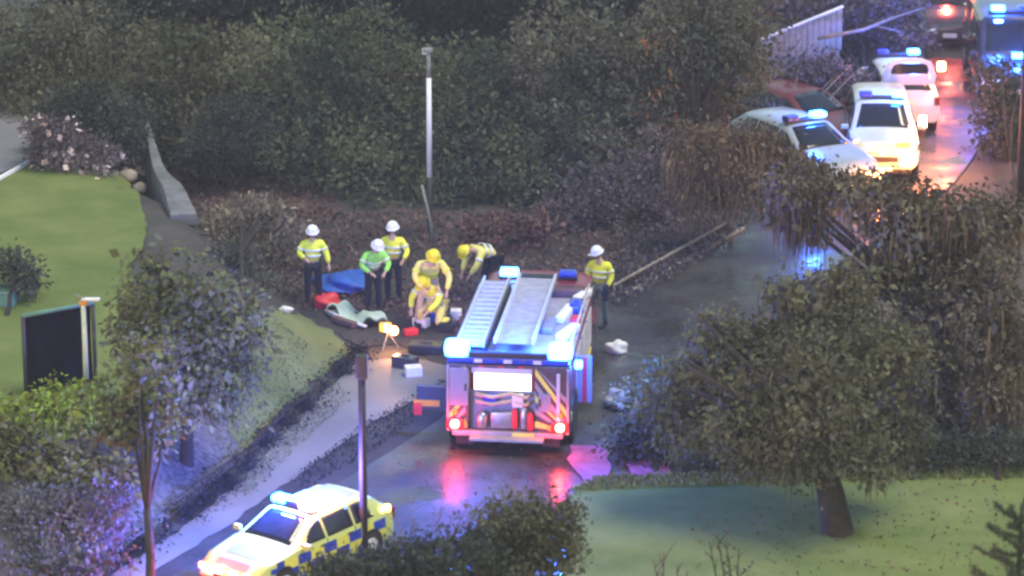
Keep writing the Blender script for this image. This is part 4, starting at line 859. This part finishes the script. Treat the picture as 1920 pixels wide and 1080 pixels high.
def person(loc, rz, label, jacket, trousers, helmet, pose=None, tape='tape', stripes_=True, s=1.0, group=None, vest_under=None):
    J = dict(STAND); J.update(pose or {}); J = {k: Vector(v) for k, v in J.items()}
    t = empty('person', loc, rz, label, 'person', group); t.scale = (s,s,s)
    f = J['face'].normalized(); upv = (J['head']-J['neck']).normalized(); rt_ = f.cross(upv).normalized() * -1; upv = rt_.cross(f).normalized()*-1 if False else (upv - f*upv.dot(f)).normalized()
    rt_ = upv.cross(f).normalized()
    V = []; E = []
    def av(p, r): V.append((*p, r)); return len(V)-1
    def chain(start, items):
        a = start
        for p, r in items: b = av(p, r); E.append((a, b)); a = b
        return a
    pel = av(J['pel'], (.15,.11)); ch = chain(pel, [(J['waist'], (.13,.095)), (J['chest'], (.15,.10))]); nk = chain(ch, [(J['neck'], .058), (J['neck'].lerp(J['head'], .45), .052)])
    ends = {}
    for sd_ in 'LR':
        sh, el, ha = J['sh'+sd_], J['el'+sd_], J['ha'+sd_]; hd = (ha-el).normalized(); wr = ha - hd*.02
        w = chain(ch, [(sh, .055), (el, .042), (wr, .027), (ha+hd*.05, (.038,.018))])
        side = hd.cross(Vector((0,0,1)));  side = side.normalized() if side.length > .05 else Vector((1,0,0)); pn = side.cross(hd).normalized()
        for k in range(5):                                     # palm, four curled fingers of unequal length, thumb from the side
            if k < 4:
                ln = (.066,.076,.070,.054)[k]; o_ = side*(.028-.0185*k); b0 = ha+hd*.075+o_
                chain(w, [(b0, .0095), (b0+hd*ln*.5-pn*.008, .0085), (b0+hd*ln*.85-pn*.028, .0075)])
            else: chain(w, [(ha+hd*.03+side*.042-pn*.01, .011), (ha+hd*.065+side*.058-pn*.02, .009)])
        hp, kn, an = J['hp'+sd_], J['kn'+sd_], J['an'+sd_]; chain(pel, [(hp, .085), (kn, .058), (an, .042)])
    skin_mesh('body', V, E, 'skin', t)
    body = t.children[0]
    # head with face: an egg shape with brow, nose, chin, lips and ears, joined into the body mesh
    H = J['head']; mb = MB(); rot = Matrix((rt_, -f, upv)).transposed(); nu, nv = 20, 14; vs = []
    for j in range(nv+1):
        th = math.pi*j/nv
        for i in range(nu):
            p = 2*math.pi*i/nu; x, y, z = math.sin(th)*math.cos(p), math.sin(th)*math.sin(p), math.cos(th)
            w = .076*(1 - .20*max(0, -z)**1.5); q = Vector((x*w, y*.098*(1-.10*max(0,-z)), z*.118))
            if y < -.5:
                if abs(x) < .22 and -.35 < z < .12: q.y -= .024*(1-abs(x)/.22)*(1-abs(z+.15)/.3)
                if .18 < abs(x) < .62 and -.02 < z < .28: q.y += .010
                if abs(x) < .35 and -.62 < z < -.45: q.y -= .007
            vs.append(H + rot @ q)
    fs = [(j*nu+i, (j+1)*nu+i, (j+1)*nu+(i+1) % nu, j*nu+(i+1) % nu) for j in range(nv) for i in range(nu)]; mb.add(vs, fs)
    for sg in (-1, 1): mb.ell(H + rot @ Vector((sg*.076, .01, -.012)), (.012,.022,.034), 8, 6, rot=rot)
    hm = mb.build('head_tmp', 'skin', None, True)
    bm = bmesh.new(); bm.from_mesh(body.data); bm.from_mesh(hm.data); bm.to_mesh(body.data); bm.free(); bpy.data.objects.remove(hm)
    body.data.polygons.foreach_set('use_smooth', np.ones(len(body.data.polygons), bool))
    mb = MB()
    for sg in (-1, 1): mb.ell(H + rot @ Vector((sg*.030, -.088, .018)), (.013,.008,.008), 8, 6, rot=rot)
    mb.build('eyes', 'hair', t, True); MB().ell(H + rot @ Vector((0,-.094,-.058)), (.026,.007,.006), 8, 6, rot=rot).build('mouth', 'red_litter', t, True)
    MB().ell(H + rot @ Vector((0,.02,.022)), (.083,.098,.106), 14, 9, rot=rot).build('hair', 'hair', t, True)
    # clothing
    V.clear(); E.clear()
    c0 = av(J['waist'].lerp(J['pel'], .9), (.190,.145)); ch = chain(c0, [(J['waist'], (.178,.135)), (J['chest'], (.198,.142)), (J['neck'].lerp(J['chest'], .28), (.11,.09))][:2]); chain(ch, [(J['neck'].lerp(J['chest'], .22), .078)])
    for sd_ in 'LR': chain(ch, [(J['sh'+sd_], .092), (J['el'+sd_], .070), (J['ha'+sd_].lerp(J['el'+sd_], .12), .054)])
    skin_mesh('jacket', V, E, jacket, t)
    V.clear(); E.clear(); p0 = av(J['pel'], (.165,.125))
    for sd_ in 'LR': chain(p0, [(J['hp'+sd_]+Vector((0,0,-.02)), .100), (J['kn'+sd_], .078), (J['an'+sd_].lerp(J['kn'+sd_], .08), .066)])
    skin_mesh('trousers', V, E, trousers, t)
    for sd_ in 'LR':
        V.clear(); E.clear(); an = J['an'+sd_]; toe = Vector((f.x, f.y, 0)).normalized() if abs(f.x)+abs(f.y) > .2 else Vector((0,-1,0))
        av(an+Vector((0,0,.10)), .062); chain(0, [(an+Vector((0,0,-.02)), .058), (an+toe*.13+Vector((0,0,-.045)), (.048,.036)), (an+toe*.20+Vector((0,0,-.05)), (.038,.028))]); skin_mesh('boot', V, E, 'rubber', t)
    if stripes_:
        for a, b, tt, rr_ in ((J['waist'], J['chest'], .15, (.186,.142)), (J['waist'], J['chest'], .70, (.196,.146))):
            p = a.lerp(b, tt); ax = (b-a).normalized(); m3 = ax.to_track_quat('Z', 'Y').to_matrix()
            n = 24; r3 = []
            for z in (-.028, .028): r3 += [p + m3 @ Vector((math.cos(2*math.pi*k/n)*rr_[0], math.sin(2*math.pi*k/n)*rr_[1], z)) for k in range(n)]
            for z in (-.028, .028): r3 += [p + m3 @ Vector((math.cos(2*math.pi*k/n)*(rr_[0]-.012), math.sin(2*math.pi*k/n)*(rr_[1]-.012), z)) for k in range(n)]
            ff = []
            for k in range(n): k2 = (k+1) % n; ff += [(k,k2,n+k2,n+k), (2*n+k,3*n+k,3*n+k2,2*n+k2), (k,2*n+k,2*n+k2,k2), (n+k,n+k2,3*n+k2,3*n+k)]
            MB().add(r3, ff).build('reflective_band', tape, t, True)
        for sd_ in 'LR': MB().tube([J['el'+sd_].lerp(J['sh'+sd_], .35), J['el'+sd_].lerp(J['sh'+sd_], .50)], .082, 14).build('arm_band', tape, t, True)
    if helmet:
        c_ = H + upv*.035
        MB().lathe([(.150,-.015),(.152,0),(.126,.012),(.124,.045),(.108,.09),(.070,.125),(.02,.140)], c_, 20, rot).build('helmet', helmet, t, True)
        hb = MB().box(c_ + rot @ Vector((0,-.135,.002)), (.17,.09,.014)); hb.build('visor', helmet, t)
        MB().tube([c_ + rot @ Vector((-.10,-.02,0)), H + rot @ Vector((-.075,-.03,-.06)), H + rot @ Vector((0,-.045,-.125)), H + rot @ Vector((.075,-.03,-.06)), c_ + rot @ Vector((.10,-.02,0))], .007, 6).build('chin_strap', 'black', t)
    return t
def at(px, feet_y): return pix(px, feet_y)
GP = 'rescue workers at the crash'
# feet positions from the photograph; most feet are on the dark ground
person(at(588,572), R(5), 'person in dark jacket with lime vest and white helmet, furthest left', 'hivis', 'navy_cloth', 'helmet_white', dict(elL=(-.30,-.04,1.18), haL=(-.16,-.26,1.12), elR=(.30,-.02,1.16), haR=(.34,-.14,.94), head=(0,-.05,1.65), face=(.1,-1,-.35)), group=GP)
person(at(700,588), R(25), 'person in bright green jacket and white helmet looking down', 'hivis_green', 'navy_cloth', 'helmet_white', dict(chest=(0,-.10,1.28), neck=(0,-.17,1.44), head=(0,-.27,1.57), shL=(-.19,-.11,1.38), shR=(.19,-.11,1.38), elL=(-.33,-.14,1.14), haL=(-.18,-.34,1.02), elR=(.30,-.20,1.12), haR=(.12,-.38,1.00), face=(.1,-1,-.7)), group=GP)
person(at(738,566), R(-8), 'person in yellow jacket with grey helmet standing behind the green one', 'hivis_gold', 'navy_cloth', 'grey_panel' if False else 'helmet_white', dict(elL=(-.32,-.05,1.18), haL=(-.20,-.25,1.05), elR=(.33,-.04,1.16), haR=(.26,-.24,1.02), face=(0,-1,-.3)), group=GP)
person(at(806,612), R(12), 'firefighter in tan coat and yellow helmet leaning forward', 'tan_yellow', 'tan_cloth', 'helmet_yellow', dict(pel=(0,.12,.90), waist=(0,.08,1.05), chest=(0,-.08,1.24), neck=(0,-.18,1.38), head=(.02,-.27,1.50), shL=(-.22,-.08,1.33), shR=(.22,-.08,1.33), elL=(-.34,-.20,1.10), haL=(-.20,-.42,.90), elR=(.36,-.22,1.06), haR=(.26,-.44,.82), hpL=(-.11,.12,.88), hpR=(.11,.12,.88), knL=(-.20,-.04,.48), knR=(.22,-.02,.48), anL=(-.26,.05,.09), anR=(.30,.10,.09), face=(0,-.9,-.8)), tape='hivis', s=1.08, group=GP)
kneel = dict(pel=(0,.18,.42), waist=(0,.10,.56), chest=(0,-.08,.74), neck=(0,-.20,.85), head=(0,-.30,.94), shL=(-.20,-.10,.82), shR=(.20,-.10,.82), elL=(-.30,-.26,.60), haL=(-.20,-.44,.42), elR=(.30,-.26,.60), haR=(.16,-.46,.42), hpL=(-.11,.16,.40), hpR=(.11,.16,.40), knL=(-.16,-.22,.36), knR=(.18,-.10,.10), anL=(-.16,-.12,.09), anR=(.17,.34,.09), face=(0,-.7,-1))
person(pix(812,600)+Vector((0,-.45,0)), R(-30), 'firefighter in lime coat kneeling in front of the tan coated one', 'hivis', 'tan_yellow', 'helmet_yellow', kneel, s=1.12, group=GP)
person(pix(908,556), R(-60), 'firefighter bent double with yellow helmet and tan coat, nearest the ladders', 'tan_yellow', 'navy_cloth', 'helmet_yellow', dict(pel=(0,.22,.80), waist=(0,.10,.92), chest=(0,-.12,.98), neck=(0,-.30,1.0), head=(0,-.42,.98), shL=(-.20,-.16,1.0), shR=(.20,-.16,1.0), elL=(-.24,-.30,.74), haL=(-.14,-.42,.52), elR=(.24,-.30,.74), haR=(.14,-.42,.52), hpL=(-.10,.20,.78), hpR=(.10,.20,.78), knL=(-.12,.06,.44), knR=(.12,.10,.44), anL=(-.13,.14,.09), anR=(.13,.20,.09), face=(0,-.5,-1)), s=1.1, group=GP)
person(at(1124,614), R(-20), 'person in yellow vest and white helmet standing right of the truck', 'hivis_gold', 'grey_cloth', 'helmet_white', dict(elL=(-.27,-.05,1.16), haL=(-.12,-.24,1.05), elR=(.26,.02,1.14), haR=(.20,-.14,.92), head=(-.04,-.06,1.65), face=(-.7,-1,-.5)), group=GP)

# ---------------------------------------------------------------- haze
hz_ = MB().box((0,75,10), (150,250,24.2)); ho = hz_.build('haze', 'rubber'); ho.data.materials.clear()
hm = bpy.data.materials.new('haze_air'); hm.use_nodes = True; hn = hm.node_tree.nodes; hn.clear()
out = hn.new('ShaderNodeOutputMaterial'); pv = hn.new('ShaderNodeVolumePrincipled'); pv.inputs['Color'].default_value = (.88,.90,1.0,1); pv.inputs['Density'].default_value = .0007
hm.node_tree.links.new(pv.outputs[0], out.inputs['Volume']); ho.data.materials.append(hm); tag(ho, 'thin blue grey evening haze over the whole scene', kind='stuff')
